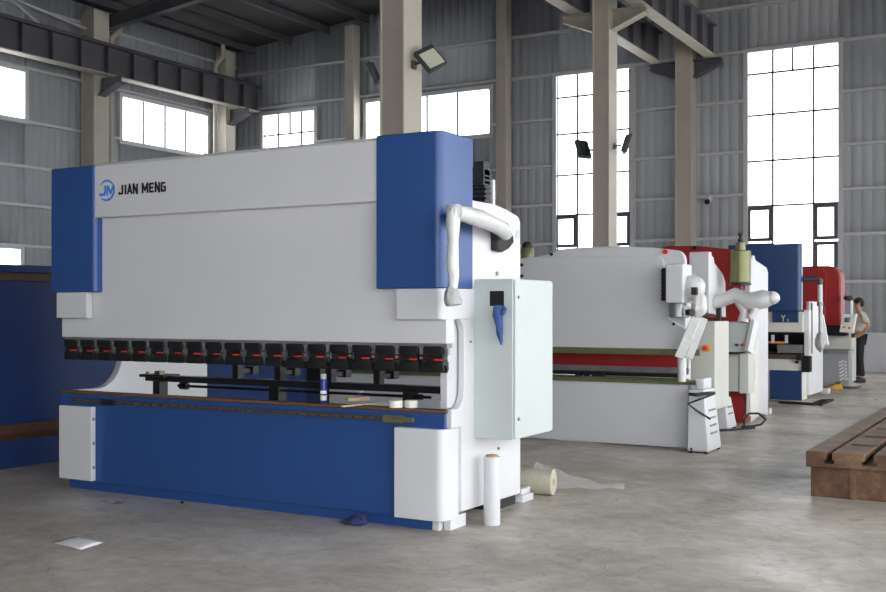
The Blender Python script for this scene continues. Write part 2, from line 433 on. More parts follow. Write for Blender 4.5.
# steel columns
def column(label, x, y, ztop, wx, wy, bracket=None, cat='column'):
    t = thing('steel_column', label, cat, (x, y, 0), 'beige steel columns of the hall')
    b = MB(); f = .03
    b.mat('columnl'); b.box(x-wx/2, x-wx/2+f, y-wy/2, y+wy/2, .02, ztop); b.box(x+wx/2-f, x+wx/2, y-wy/2, y+wy/2, .02, ztop)
    b.mat('column'); b.box(x-wx/2+f, x+wx/2-f, y-wy/2+.02, y-wy/2+.045, .02, ztop)
    b.box(x-wx/2+f, x+wx/2-f, y+wy/2-.045, y+wy/2-.02, .02, ztop)
    part('shaft', None, b, t, label='beige painted column shaft')
    b = MB(); b.box(x-wx/2-.08, x+wx/2+.08, y-wy/2-.08, y+wy/2+.08, 0, .03); part('base_plate', 'column', b, t)
    if bracket: bracket(t, x, y, wx, wy)
    return t
def side_bracket(t, x, y, wx, wy):
    for s in (-1, 1):
        b = MB(); x0 = x+s*wx/2; x1 = x+s*.95
        b.prism([(x0, 8.0-.42), (x1, 8.0-.12), (x1, 7.99), (x0, 7.99)], 'y', y-.012, y+.012)
        b.prism([(x0, 8.0-.45), (x1, 8.0-.15), (x1, 8.0-.12), (x0, 8.0-.42)], 'y', y-.14, y+.14)
        b.box(min(x0, x1), max(x0, x1), y-.14, y+.14, 7.97, 7.995)
        part('bracket', 'flange' if y < 25 else 'beam', b, t)
def wall_bracket(t, x, y, wx, wy):
    b = MB(); x0 = x+wx/2; x1 = x0+.75
    b.prism([(x0, 7.5), (x1, 7.8), (x1, 7.98), (x0, 7.98)], 'y', y-.015, y+.015)
    b.prism([(x0, 7.47), (x1, 7.77), (x1, 7.80), (x0, 7.50)], 'y', y-.14, y+.14)
    part('bracket', 'beam', b, t)
column('nearest beige column, rising right behind the big blue and white press, two floodlights high on it', -8.6, 13.8, roof_z(-8.6)-.92, .42, .52, side_bracket)
column('beige column standing just behind the second white machine in front of a tall window', -8.6, 22.2, roof_z(-8.6)-.92, .38, .5, side_bracket)
column('beige column by the back wall that carries the far end of the dark crane beams', -8.48, 27.7, roof_z(-8.6)-.3, .44, .45, side_bracket)
column('slim beige column on the back wall just right of the wide high window', XA(503, 27.6), 27.65, roof_z(-14)-.3, .32, .34)
column('slim beige column on the back wall between the two high windows at left', XA(351.5, 27.6), 27.65, roof_z(-19.3)-.3, .34, .34)
column('thick beige column on the left wall between the two high windows', -23.5, 21.5, roof_z(-23.5)-.3, .5, .55, wall_bracket)
column('beige column in the far left corner of the hall', -23.5, 26.95, roof_z(-23.5)-.3, .42, .45, wall_bracket)

# crane runway beams
def runway(label, x, y0, y1, z0=8.0, z1=8.82, step=.95, wid=.34):
    t = thing('crane_beam', label, 'crane beam', (x, (y0+y1)/2, z0), 'crane runway beams')
    b = MB(); b.box(x-.012, x+.012, y0, y1, z0+.03, z1-.03); part('web', 'beam', b, t)
    b = MB(); b.box(x-wid/2, x+wid/2, y0, y1, z0, z0+.03); part('bottom_flange', 'flange', b, t, label='beige bottom flange')
    b = MB(); b.box(x-wid/2, x+wid/2, y0, y1, z1-.03, z1); b.box(x-.04, x+.04, y0, y1, z1, z1+.1); part('top_flange', 'beam', b, t)
    y = y0+.02
    while y < y1:
        b = MB(); b.box(x-wid/2+.01, x-.012, y, y+.02, z0+.03, z1-.03); b.box(x+.012, x+wid/2-.01, y, y+.02, z0+.03, z1-.03)
        part('stiffener', 'beam', b, t); y += step
runway('dark crane beam running along the left wall above its windows', -22.95, 8, 27.9)
runway('left of the two dark crane beams on the free standing column row', -8.6-.62, 22.0-9, 27.6, wid=.3)
runway('right of the two dark crane beams on the free standing column row', -8.6+.82, 22.0-9, 27.6, wid=.3)

# downpipes
for lab, y, z0 in (('pale rainwater pipe beside the thick column on the left wall', YA(111, XW+.32), .95), ('pale kinked rainwater pipe in the far left corner', YA(215.5, XW+.70), .95)):
    b = MB(); x = XW+.32 if y < 25 else XW+.70
    b.tube([(x, y, z0), (x, y, 9.0), (x, y, 9.25), (x, y+.35, 9.6), (x, y+.35, 10.0)], .075, 12)
    b.box(XW+.05, x, y-.03, y+.03, 6.0, 6.06); b.box(XW+.05, x, y-.03, y+.03, 3.0, 3.06)
    solid('downpipe', 'columnl', b, lab, 'pipe', 'rainwater pipes on the left wall')

# floodlights
def floodlight(label, p, d, face, sz=.34, roll=0):
    """p mount on column; d horizontal direction away from the column; face = direction the lamp looks"""
    p = Vector(p); d = Vector(d).normalized(); f = Vector(face).normalized()
    t = thing('floodlight', label, 'floodlight', p, 'floodlights on the free standing columns')
    c = p+d*.30
    b = MB(); b.tube([p, p+d*.16], .022, 8); b.box(p.x, p.x+(.04 if d.x > 0 else -.04), p.y-.05, p.y+.05, p.z-.06, p.z+.06); part('bracket', 'lampbody', b, t)
    rt = f.cross(Vector((0, 0, 1))).normalized(); up = rt.cross(f).normalized()
    mt = Matrix((( rt.x, up.x, -f.x, c.x), (rt.y, up.y, -f.y, c.y), (rt.z, up.z, -f.z, c.z), (0, 0, 0, 1)))
    mt = mt @ Matrix.Rotation(math.radians(roll), 4, 'Z')
    b = MB(); b.box(-sz*.42, sz*.42, -sz/2, sz/2, -.03, .05, .01)
    for k in range(5): b.box(-sz*.35+k*sz*.16, -sz*.35+k*sz*.16+.01, -sz*.4, sz*.4, .05, .09)
    bmesh.ops.transform(b.bm, matrix=mt, verts=b.bm.verts); hs = part('housing', 'lampbody', b, t)
    b = MB(); b.box(-sz*.34, sz*.34, -sz*.42, sz*.30, -.036, -.03); bmesh.ops.transform(b.bm, matrix=mt, verts=b.bm.verts); b.build('lens', 'lampglass', hs)
floodlight('floodlight on the right of the nearest column, its pale lens facing us', (-8.39, 13.8, 5.16), (1, .1, .25), (.55, -.62, .42), .40, -32)
floodlight('floodlight on the left of the nearest column, seen edge on', (-8.81, 13.8, 5.02), (-.8, -.1, .25), (-.8, -.42, -.42), .32)
floodlight('small floodlight on the left of the column in front of the tall window', (-8.81, 22.2, 5.0), (-1, -.1, .1), (-.9, .35, -.35), .42)
floodlight('small floodlight on the right of the column in front of the tall window', (-8.39, 22.2, 5.05), (1, .1, .12), (.9, .45, -.3), .42)
# wall camera
t = thing('wall_camera', 'small white camera hung on a rail of the back wall', 'camera', (-7.88, YW-.16, 4.36))
b = MB(); b.box(-7.93, -7.83, YW-.2, YW-.14, 4.42, 4.5); part('mount', 'girt', b, t)
b = MB(); b.tube([(-7.88, YW-.2, 4.42), (-7.88, YW-.42, 4.30)], .09, 12); part('body', 'white2', b, t)
b = MB(); b.tube([(-7.88, YW-.42, 4.30), (-7.88, YW-.46, 4.28)], .07, 12); part('lens', 'black', b, t)

# ================================================================== BIG PRESS BRAKE
XL, XR = -7.34, -3.56
p1 = thing('press_brake', 'big blue and white press brake in the foreground with long dark blue bed', 'press brake', ((XL+XR)/2, 6.9, 0))
# bed
b = MB(); b.box(XL+.0, XR-.04, 6.34, 6.42, .075, .80)
bed = part('bed', 'blue', b, p1, bevel=.006)
b = MB(); b.box(-7.27, -3.93, 6.37, 6.60, 0, .10); b.box(-3.93, -3.715, 6.355, 6.60, 0, .10); b.build('base_plate', 'blue', bed)
b = MB(); b.mat('brownrail'); b.box(XL-.01, XR-.03, 6.337, 6.415, .80, .822); b.mat('rustedge'); b.box(XL-.01, XR-.03, 6.33, 6.337, .807, .819); part('table_top', None, b, p1, label='oiled narrow table top with a rust brown edge')
# T-slot rail with bolts
b = MB(); b.box(-7.20, -3.86, 6.305, 6.345, .735, .762)
rail = part('scale_rail', 'brownrail', b, p1, bevel=.003)
for i in range(34):
    x = -7.14+i*.097
    b = MB(); b.tube([(x, 6.308, .748), (x, 6.298, .748)], .007, 6); b.build('bolt', 'black', rail)
b = MB(); b.box(-4.06, -3.90, 6.28, 6.31, .725, .775); b.tube([(-3.98, 6.29, .75), (-3.82, 6.29, .75)], .018, 8); b.build('stop_block', 'olive', rail)
b = MB(); b.box(-6.80, -6.68, 6.285, 6.31, .728, .77); b.build('stop_block', 'black', rail)
# doors on the bed ends
b = MB(); b.prism(rrect(XA(394, 6.285), XA(443, 6.285), 6.285, YA(459, XA(443, 6.285)), .06, '0100'), 'z', .075, .695); d = part('door_panel', 'white', b, p1, bevel=.004)
b = MB(); b.box(XA(59, 6.285), XA(91, 6.285), 6.285, 6.335, .09, .70); d2 = part('door_panel', 'white', b, p1, bevel=.004)
for z in (.2, .4, .6):
    b = MB(); b.box(XA(91, 6.285), XA(91, 6.285)+.008, 6.30, 6.32, z-.012, z+.012); b.build('hinge', 'greysteel', d2)
# side frames
outer = [(6.50, .115), (YA(520.5, XR), .105), (YA(520.5, XR), P(520.5, 223, X=XR).z)]+[(YA(px, XR), P(px, py, X=XR).z) for px, py in ((519.5, 219), (517, 215.5), (506, 209), (494, 204), (474, 200.5))]+[(6.4, 2.28)]+[(6.36, 2.33), (6.36, 1.43)] \
    + [(6.42, 1.43)]+arc(6.42, 1.33, .12, 80, 0, 5)+arc(6.40, .96, .14, 0, -75, 6)+[(6.36, .824), (6.36, .70), (6.50, .70)]
b = MB(); b.prism(outer, 'x', XR-.05, XR); fr = part('side_frame', 'white', b, p1, bevel=.006)
b = MB(); b.prism([(6.56, .2), (7.46, .2), (7.46, 2.0), (6.45, 2.2), (6.40, 1.6), (6.40, .83), (6.56, .83)], 'x', XR-.11, XR-.06)
b.build('inner_plate', 'white2', fr)
for (y, z, r) in ((7.03, 1.765, .016), (6.62, 1.28, .008), (7.05, .49, .010)):
    b = MB(); b.tube([(XR, y, z), (XR+.012, y, z)], r, 10); b.build('bolt', 'greysteel', fr)
b = MB(); b.prism(arc(7.38, 2.07, .033, 0, 360, 14)[:-1], 'x', XR, XR+.004); b.build('cable_hole', 'cab', fr)
inner = [(7.0, .115), (8.05, .115), (8.05, 2.5), (6.45, 2.5), (6.45, 1.20), (6.94, 1.20)]+arc(6.66, 1.10, .28, 0, -90, 8)+[(6.42, .822), (6.42, .5), (6.98, .5)]
b = MB(); b.prism(inner, 'x', XL+.02, XL+.09); part('side_frame', 'white', b, p1, bevel=.006)
# foot blocks
b = MB(); b.box(-3.71, -3.655, 6.355, 6.60, 0, .09); b.box(-3.645, -3.59, 6.40, 6.62, 0, .09); part('foot', 'white', b, p1, bevel=.004)
b = MB(); b.box(-7.28, -7.1, 7.6, 7.95, 0, .115); part('foot', 'blackmatte', b, p1)
b = MB(); b.box(-3.9, -3.66, 7.2, 7.55, 0, .105); part('foot', 'blackmatte', b, p1)
# ram
b = MB(); b.box(-7.235, -3.545, 6.26, 6.37, 1.275, 2.28); ram = part('ram', 'white', b, p1, bevel=.004)
b = MB(); b.box(-7.22, -3.55, 6.275, 6.35, 1.243, 1.275); b.build('clamp_rail', 'greysteel', ram)
b = MB(); b.prism([(6.195, 2.245), (6.195, 2.66), (6.22, 2.685), (7.25, 2.685), (7.35, 2.6), (7.35, 2.245)], 'x', -6.80, -4.0); hood = part('top_cover', 'white', b, p1, bevel=.006)
# 19 tool clamps
for i in range(19):
    x = -7.215+i*.1940; y = 6.262; jit = random.uniform(-.002, .002)
    b = MB()
    b.box(x, x+.147, y, y+.08, 1.200, 1.256, .004)
    b.box(x+.01, x+.142, y+.01, y+.08, 1.150, 1.200)
    b.box(x-.002+jit, x+.149, y+.005, y+.085, 1.088, 1.152, .004)
    for k in (.04, .075, .11): b.tube([(x+k, y+.012, 1.195), (x+k, y+.003, 1.195)], .008, 6)
    cl = part('punch_clamp', 'black', b, p1)
    b = MB(); b.box(x+.08, x+.142, y-.004, y+.008, 1.160, 1.171, .003); b.build('lever', 'redbright', cl)
    b = MB(); b.box(x+.156, x+.183, y+.01, y+.04, 1.197, 1.243); b.tube([(x+.169, y+.005, 1.177), (x+.169, y+.02, 1.177)], .011, 8); b.build('clamp_bolt', 'steel', cl)
b = MB(); b.prism([(6.28, 1.13), (6.32, 1.13), (6.315, 1.10), (6.302, 1.078), (6.295, 1.10)], 'x', -4.95, -3.56); part('punch_bar', 'black', b, p1)
# cylinder covers (blue) and guide covers (white)
b = MB(); b.prism(rrect(XA(376, 6.18), XA(441.5, 6.18), 6.18, YA(473, XA(441.5, 6.18)), .06, '0100'), 'z', 1.645, 2.69); part('cylinder_cover', 'blue', b, p1, bevel=.008, label='bright blue cover on the right of the ram')
b = MB(); b.prism(rrect(XA(51, 6.18), XA(94.7, 6.18), 6.18, 6.6, .045, '0100'), 'z', 1.645, 2.67); part('cylinder_cover', 'blue', b, p1, bevel=.008, label='dark blue cover on the left of the ram')
b = MB(); b.prism(rrect(XA(396, 6.2), -3.54, 6.2, 6.60, .05, '0100'), 'z', 1.437, 1.645); part('guide_cover', 'white', b, p1, bevel=.004)
b = MB(); b.box(XA(56.5, 6.19), XA(86.5, 6.19), 6.19, 6.25, 1.435, 1.645); part('guide_cover', 'white', b, p1, bevel=.004)
# back gauge
g = MB(); g.box(-6.78, -3.77, 6.75, 6.86, .895, .945); g.box(-6.80, -6.52, 6.70, 6.90, .93, .955)
g.box(-6.70, -6.62, 6.76, 6.86, .6, .90); g.box(-4.20, -4.12, 6.76, 6.86, .83, .90); g.box(-5.45, -5.35, 6.76, 6.86, .6, .90); g.box(-6.9, -3.8, 6.70, 6.92, .55, .60)
g.box(-3.86, -3.79, 6.72, 6.80, .85, .90)
gauge = part('back_gauge', 'black', g, p1, bevel=.004)
b = MB(); b.tube([(-6.45, 6.80, .862), (-3.98, 6.80, .862)], .011, 8); b.tube([(-6.42, 6.80, .862), (-6.34, 6.80, .862)], .03, 8); b.tube([(-4.2, 6.80, .862), (-4.05, 6.80, .862)], .02, 8); b.build('lead_screw', 'black', gauge)
b = MB(); b.box(-6.66, -6.60, 6.74, 6.80, .955, .985); b.box(-6.76, -6.74, 6.74, 6.76, .955, .975); b.build('sensor', 'olive', gauge)
for px in (238, 280, 331, 379):
    x = XA(px, 6.8)
    b = MB(); b.box(x-.028, x+.028, 6.765, 6.83, .945, 1.13); b.box(x-.02, x+.03, 6.78, 6.98, .985, 1.02)
    b.box(x-.03, x+.05, 6.93, 7.0, .975, 1.035); b.build('finger', 'black', gauge)
b = MB(); b.box(-5.15, -5.02, 6.86, 6.98, .93, 1.05); b.build('motor', 'black', gauge)
# control arm wrapped in white film
b = MB()
b.tube([(-3.46, 6.98, 2.05), (-3.43, 6.85, 2.075), (-3.40, 6.65, 2.095), (-3.39, 6.45, 2.115), (-3.38, 6.2, 2.13), (-3.38, 6.09, 2.135)], [.05, .056, .052, .06, .055, .05], 14)
arm = part('swing_arm', 'plastic', b, p1, label='horizontal arm wrapped in white film')
b = MB(); b.tube([(-3.38, 6.06, 2.155), (-3.38, 6.055, 2.03), (-3.378, 6.055, 1.95), (-3.385, 6.055, 1.8), (-3.375, 6.055, 1.72), (-3.38, 6.055, 1.64)], [.046, .045, .034, .042, .036, .030], 14); b.build('drop_tube', 'plastic', arm)
b = MB(); b.tube([(-3.38, 6.06, 2.175), (-3.38, 6.06, 2.05)], [.048, .046], 10); b.build('elbow', 'greywrap', arm)
b = MB(); b.tube([(-3.385, 6.055, 1.66), (-3.39, 6.055, 1.62), (-3.385, 6.055, 1.57), (-3.375, 6.055, 1.545), (-3.372, 6.055, 1.53)], [.032, .055, .068, .070, .058], 9, sq=.8); b.build('bagged_connector', 'greywrap', arm)
b = MB(); b.prism([(6.93, 2.08), (6.93, 1.93), (7.02, 1.92), (7.12, 1.95), (7.20, 2.0), (7.19, 2.05), (7.10, 2.09)], 'x', XR, XR+.06); part('arm_pivot', 'blackmatte', b, p1, bevel=.01)
b = MB(); b.tube([(XR+.03, 7.02, 2.05), (XR+.06, 7.08, 2.13), (XR+.05, 7.14, 2.10), (XR+.04, 7.15, 2.02)], .008, 6); part('hose', 'greysteel', b, p1)
# electrical cabinet hung on the right side
cy0 = YA(474.5, XR); cx1 = XA(514.5, cy0); cy1 = YA(553, cx1)
b = MB(); b.box(XR, cx1-.015, cy0, cy1, .605, 1.715)
cab = part('electrical_cabinet', 'cab', b, p1, bevel=.004, label='pale grey electrical cabinet bolted to the side')
b = MB(); b.box(cx1-.013, cx1, cy0+.012, cy1-.01, .615, 1.705); cd = b.build('cabinet_door', 'cab', cab)
b = MB(); b.box(XA(490, cy0), XA(504, cy0), cy0-.004, cy0+.005, ZA(497, 306, cy0), ZA(497, 291, cy0)); b.build('opening', 'dark', cab)  # near-black plate paints the shade inside the opening, no hole cut
b = MB(); b.tube([(cx1, cy0+.06, 1.59), (cx1+.01, cy0+.06, 1.59)], .011, 8); b.build('lock', 'greysteel', cab)
b = MB(); b.tube([(cx1, cy0+.06, .745), (cx1+.01, cy0+.06, .745)], .013, 8); b.build('lock', 'greysteel', cab)
# black ribbed motor unit behind the covers
b = MB(); x0, x1 = XA(466, 7.3), XA(489.5, 7.3); z0 = 2.24
b.box(x0, x1, 7.25, 7.33, z0, 2.30)
k = z0+.04
while k < 2.5: b.box(x0, x1, 7.22, 7.33, k, k+.018); k += .035
b.box(x0+.01, x1-.01, 7.26, 7.32, z0, 2.52)
b.box(x0, x1, 7.22, 7.33, 2.52, 2.56); b.box(x1-.08, x1+.0, 7.20, 7.3, 2.44, 2.62)
b.tube([(x0+.02, 7.25, 2.56), (x0+.06, 7.24, 2.61), (x0+.1, 7.24, 2.56)], .012, 8)
part('cooling_unit', 'black', b, p1, label='black ribbed cooler on top at the rear')
b = MB(); xx = XA(492.5, 7.4); b.box(xx-.014, xx+.014, 7.38, 7.42, 2.0, 2.5); part('stay', 'white', b, p1)
# logo
LY = 6.193
lg = MB(); lc = P(107, 190.5, Y=6.195); R = .087
def ring(b, cx, cz, r0, r1, a0, a1, n=20):
    pts = [(cx+r1*math.cos(math.radians(a0+(a1-a0)*i/n)), cz+r1*math.sin(math.radians(a0+(a1-a0)*i/n))) for i in range(n+1)]
    pts += [(cx+r0*math.cos(math.radians(a1-(a1-a0)*i/n)), cz+r0*math.sin(math.radians(a1-(a1-a0)*i/n))) for i in range(n+1)]
    b.prism(pts, 'y', LY-.002, LY+.001)
def ring2(b, cx, cz, r, w, a0, a1, n=20):
    pts = []
    for i in range(n+1):
        a = math.radians(a0+(a1-a0)*i/n); ww = w*math.sin(PI*i/n)**.6+.002; pts.append((cx+(r)*math.cos(a), cz+r*math.sin(a)))
    for i in range(n, -1, -1):
        a = math.radians(a0+(a1-a0)*i/n); ww = w*math.sin(PI*i/n)**.6+.002; pts.append((cx+(r-ww)*math.cos(a), cz+(r-ww)*math.sin(a)))
    b.prism(pts, 'y', LY-.002, LY+.001)
ring2(lg, lc.x, lc.z, R, .014, 15, 150); ring2(lg, lc.x, lc.z, R, .018, -140, 10)
def poly(b, pts, s=1):
    b.prism([(lc.x+x*R, lc.z+z*R) for x, z in pts], 'y', LY-.002, LY+.001)
poly(lg, [(-1.0, -.25), (-.42, -.25), (-.30, -.10), (-.30, .45), (-.08, .45), (-.08, -.2), (-.28, -.48), (-.95, -.48)])
poly(lg, [(.0, .45), (.22, .45), (.5, -.05), (.78, .45), (1, .45), (1, -.3), (.84, -.48), (.84, .12), (.58, -.38), (.42, -.38), (.17, .12), (.17, -.48), (0, -.48)])
part('emblem', 'logo', lg, p1, label='blue ring emblem with two letters')
ta = P(118.5, 194.5, Y=LY); tb = P(166.5, 190.5, Y=LY)
GL = {'J': [[(.75, 1), (.75, .12), (.1, .12), (.1, .3)]], 'I': [[(.5, 0), (.5, 1)]], 'A': [[(.08, 0), (.5, 1), (.92, 0)], [(.25, .3), (.75, .3)]],
      'N': [[(.12, 0), (.12, 1), (.85, 0), (.85, 1)]], 'M': [[(.1, 0), (.1, 1), (.5, .3), (.9, 1), (.9, 0)]], 'E': [[(.9, .9), (.15, .9), (.15, .1), (.9, .1)], [(.15, .5), (.8, .5)]],
      'G': [[(.85, .88), (.15, .88), (.15, .1), (.85, .1), (.85, .5), (.5, .5)]]}
adv = {'I': .5, ' ': .55, 'M': 1.25}; total = sum(adv.get(ch, 1) for ch in 'JIAN MENG'); b = MB(); x = ta.x; un = (tb.x-ta.x)/total; hh = .078
for ch in 'JIAN MENG':
    wd = un*adv.get(ch, 1)
    for st in GL.get(ch, []):
        pts = [Vector((x+wd*.04+px_*wd*.86, LY, ta.z-.004+pz_*hh)) for px_, pz_ in st]
        for k in range(len(pts)-1):
            d_ = (pts[k+1]-pts[k]).normalized()*.005
            b.bar(pts[k]-(d_ if k else d_*0), pts[k+1]+(d_ if k < len(pts)-2 else d_*0), .0155, .003, True) if abs(pts[k+1].x-pts[k].x) > .002 else b.box(pts[k].x-.0085, pts[k].x+.0085, LY-.0015, LY+.0015, pts[k].z, pts[k+1].z)
    x += wd
part('lettering', 'ink', b, p1, label='black block lettering')
# the film-wrapped hoses etc. done

# ---- things around the big press
b = MB(); gy = cy0-.05
b.tube([P(498, 305, Y=gy), P(498, 308, Y=gy), P(497.5, 315, Y=gy), P(499, 324, Y=gy), P(500, 334, Y=gy), P(500.5, 341, Y=gy), P(501, 345, Y=gy)], [.030, .042, .040, .034, .026, .016, .006], 16, sq=.75)
for k, v in enumerate(b.bm.verts):
    v.co.x += .005*math.sin(v.co.z*55+v.co.y*90); v.co.y += .004*math.sin(v.co.z*70+v.co.x*150)
b.tube([P(503, 306, Y=gy), P(504.5, 309, Y=gy), P(502, 315, Y=gy)], [.012, .018, .012], 10)
solid('glove', 'cloth', b, 'blue work glove hanging from the opening of the grey cabinet', 'glove')
# standing film roll
c = Vector((-3.445, 6.73, 0))
t = thing('film_roll', 'tall white film roll standing upright on the floor by the big press', 'film roll', c)
b = MB(); b.lathe([(.056, 0), (.058, .01), (.058, .468), (.056, .475)], c, 28); part('film', 'plastic' if False else 'white2', b, t)
b = MB(); b.lathe([(.045, .475), (.045, .486), (.038, .488)], c, 20); part('cardboard_core', 'kraft', b, t)
# lying bubble wrap roll and its sheet
t = thing('bubble_wrap_roll', 'beige bubble wrap roll lying on the floor behind the big press', 'wrap roll', (-3.75, 8.05, 0))
rr = .104
b = MB()
ax0 = Vector((-4.02, 7.98, rr)); ax1 = Vector((-3.56, 8.05, rr))
b.tube([ax0, ax1], rr, 28); part('roll', 'beigeroll', b, t)
b = MB(); b.tube([ax1-Vector((.01, 0, 0)), ax1+Vector((.004, 0, 0))], .028, 14); part('core', 'kraft', b, t)
# loose clear film
bm = MB(); N = 22
V = {}
for i in range(N+1):
    for j in range(9):
        u = i/N; v = j/8
        x = -3.86+.74*u; w = .46*(1-u)**.8+.10*math.sin(PI*min(1, u*1.0))*.5+.03
        y = 8.40+.10*u+(v-.5)*w*.8
        z = .012+.19*(1-u)**1.2*math.sin(PI*v)*(1-u*.4)+.02*math.sin(9*u+5*v)**2+.035*max(0, u-.75)*4*math.sin(PI*v)
        V[i, j] = bm.bm.verts.new((x, y, max(.004, z)))
for i in range(N):
    for j in range(8): 
        f = bm.bm.faces.new((V[i, j], V[i+1, j], V[i+1, j+1], V[i, j+1])); f.smooth = True
solid('plastic_film', 'film', bm, 'crumpled clear plastic film on the floor right of the bubble wrap roll', 'plastic film')
b = MB(); b.box(-3.83, -3.62, 7.60, 7.80, 0, .055, .006); b.box(-3.79, -3.64, 7.62, 7.78, .0555, .102, .005)
solid('packing_block', 'white2', b, 'white packing block under the rear corner of the big press', 'block')
# paper sheet
p = P(78, 544, Z=0); b = MB()
q = [P(52, 543, Z=0), P(76, 536.5, Z=0), P(103, 545, Z=0), P(81, 550, Z=0)]
A = [Vector(v) for v in q]; n = 6; V = {}
for i in range(n+1):
    for j in range(n+1):
        u, v = i/n, j/n; pt = A[0].lerp(A[1], u).lerp(A[3].lerp(A[2], u), v)
        V[i, j] = b.bm.verts.new((pt.x, pt.y, .004+.018*math.sin(PI*u)*math.sin(PI*v*1.0)+.012*u*v))
for i in range(n):
    for j in range(n): b.bm.faces.new((V[i, j], V[i+1, j], V[i+1, j+1], V[i, j+1])).smooth = True
o = solid('paper_sheet', 'paper', b, 'white sheet of paper lying on the floor at lower left', 'paper')
sm = o.modifiers.new('thickness', 'SOLIDIFY'); sm.thickness = .002; sm.offset = 1
# rag
c = P(358, 525, Z=0)
b = MB(); b.blob((c.x, c.y-.02, .03), .085, .05, .032, 3, .16, 4).blob((c.x+.03, c.y-.01, .055), .04, .035, .035, 3, .2, 5).blob((c.x-.07, c.y-.02, .018), .06, .035, .018, 3, .15, 6)
solid('rag', 'clothdark', b, 'crumpled dark blue rag on the floor in front of the blue bed', 'rag')
b = MB(); c = P(182, 503.5, Z=0); b.blob((c.x, c.y, .008), .02, .014, .009, 2, .2, 4)
solid('floor_scrap', 'blackmatte', b, 'tiny dark scrap on the floor near the middle of the blue bed', 'scrap')
# spray can
c = P(323.5, 403, Z=.823)
t = thing('spray_can', 'blue and white spray can standing on the press table', 'spray can', c)
b = MB(); b.lathe([(.022, 0), (.0235, .004), (.0235, .165), (.020, .175)], c, 20); body = part('can', 'canblue', b, t)
b = MB(); b.lathe([(.019, .175), (.0215, .176), (.0215, .208), (.019, .212)], c, 20); part('cap', 'cab', b, t, label='pale grey cap')
b = MB()
for z0, z1 in ((.02, .055), (.068, .09)):
    b.lathe([(.0238, z0), (.0241, z0+.001), (.0241, z1), (.0238, z1+.001)], c, 20)
b.build('label_band', 'tape', body)
for px, dl in ((392, 'left of the two white tape rolls lying on the press table'), (407.5, 'right of the two white tape rolls lying on the press table')):
    c = P(px, 408, Z=.823); b = MB(); b.lathe([(.024, 0), (.046, 0), (.048, .004), (.048, .046), (.046, .05), (.024, .05)], c+Vector((0, .05, 0)), 24)
    solid('tape_roll', 'tape', b, dl, 'tape roll', 'white tape rolls on the press table')
c = P(354, 398, Z=.823)
b = MB(); a0 = P(345, 403.5, Z=.823); a1 = P(358, 402.5, Z=.823)
b.bar(a0+Vector((0, .02, .028)), a1+Vector((.05, .06, .028)), .05, .022)
solid('wood_block', 'wood', b, 'small pale wooden block lying on the press table', 'wood block')
b = MB(); a0 = P(341, 407.5, Z=.823); a1 = P(376, 404.5, Z=.823); b.bar(a0+Vector((0, .01, .007)), a1+Vector((0, .035, .010)), .028, .010)
solid('scraper', 'wood', b, 'thin wooden stick lying on the press table beside the block', 'stick')
b = MB(); c = P(354, 400, Z=.823); b.blob((c.x+.02, c.y+.06, .885), .033, .03, .024, 3, .2, 9)
solid('plastic_bag', 'film', b, 'small crumpled clear bag on the wooden block', 'bag')

# ================================================================== BLUE STEEL STACK AT LEFT
XS = -8.62
t = thing('steel_machine_frame', 'long dark blue steel machine body standing at the far left behind the press', 'machine frame', (-9.4, 9, 0))
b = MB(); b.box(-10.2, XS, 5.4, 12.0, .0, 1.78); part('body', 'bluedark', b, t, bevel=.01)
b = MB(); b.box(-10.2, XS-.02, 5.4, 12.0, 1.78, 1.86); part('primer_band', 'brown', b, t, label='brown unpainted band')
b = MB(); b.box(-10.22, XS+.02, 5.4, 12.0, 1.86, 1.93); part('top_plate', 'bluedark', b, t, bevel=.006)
b = MB(); b.box(XS+.001, XS+.05, 5.4, 8.6, .33, .42); b.prism([(XS+.001, .33), (XS+.05, .33), (XS+.001, .26)], 'y', 5.4, 8.6); part('ledge', 'brown', b, t, bevel=.008, label='brown ledge along its side')

# ================================================================== RUSTY SURFACE PLATE AT RIGHT
t = thing('cast_iron_bed', 'rusty brown cast iron clamping bed with slots on the floor at right', 'cast iron bed', (-.6, 12, 0))
b = MB()
x0 = -1.77; x1 = .75; y0 = 9.0; y1 = 16.5; zt = .365
slots = [(XA(829, 9), .022), (XA(869, 9), .034), (-.86, .022), (-.45, .034), (-.04, .022), (.38, .03)]
prof = [(x0, .24), (x0, zt)]
for sx, hw in slots: prof += [(sx-hw, zt), (sx-hw, zt-.06), (sx-hw*1.7, zt-.06), (sx-hw*1.7, zt-.09), (sx+hw*1.7, zt-.09), (sx+hw*1.7, zt-.06), (sx+hw, zt-.06), (sx+hw, zt)]
prof += [(x1, zt), (x1, .24)]
b.prism(prof, 'y', y0, y1); part('slotted_top', 'rust', b, t, bevel=.004)
b = MB(); b.box(x0+.03, x1-.03, y0+.04, y1-.04, 0, .245); part('side_skirt', 'rust', b, t, bevel=.006)
b = MB()
for y in (9.6, 10.3, 11.0, 11.7, 12.4, 13.1):
    for sx in (-1.41, -1.08, -.65, -.25): b.box(sx-.10, sx+.10, y-.012, y+.012, zt+.0005, zt+.008)
part('scale_ridges', 'brown', b, t)
b = MB()
b.bm.free()
for x in (-1.42, -1.03, -.5):
    b = MB(); b.box(x-.02, x+.02, y0+.025, y0+.04, .0, .24); part('rib', 'rust', b, t)


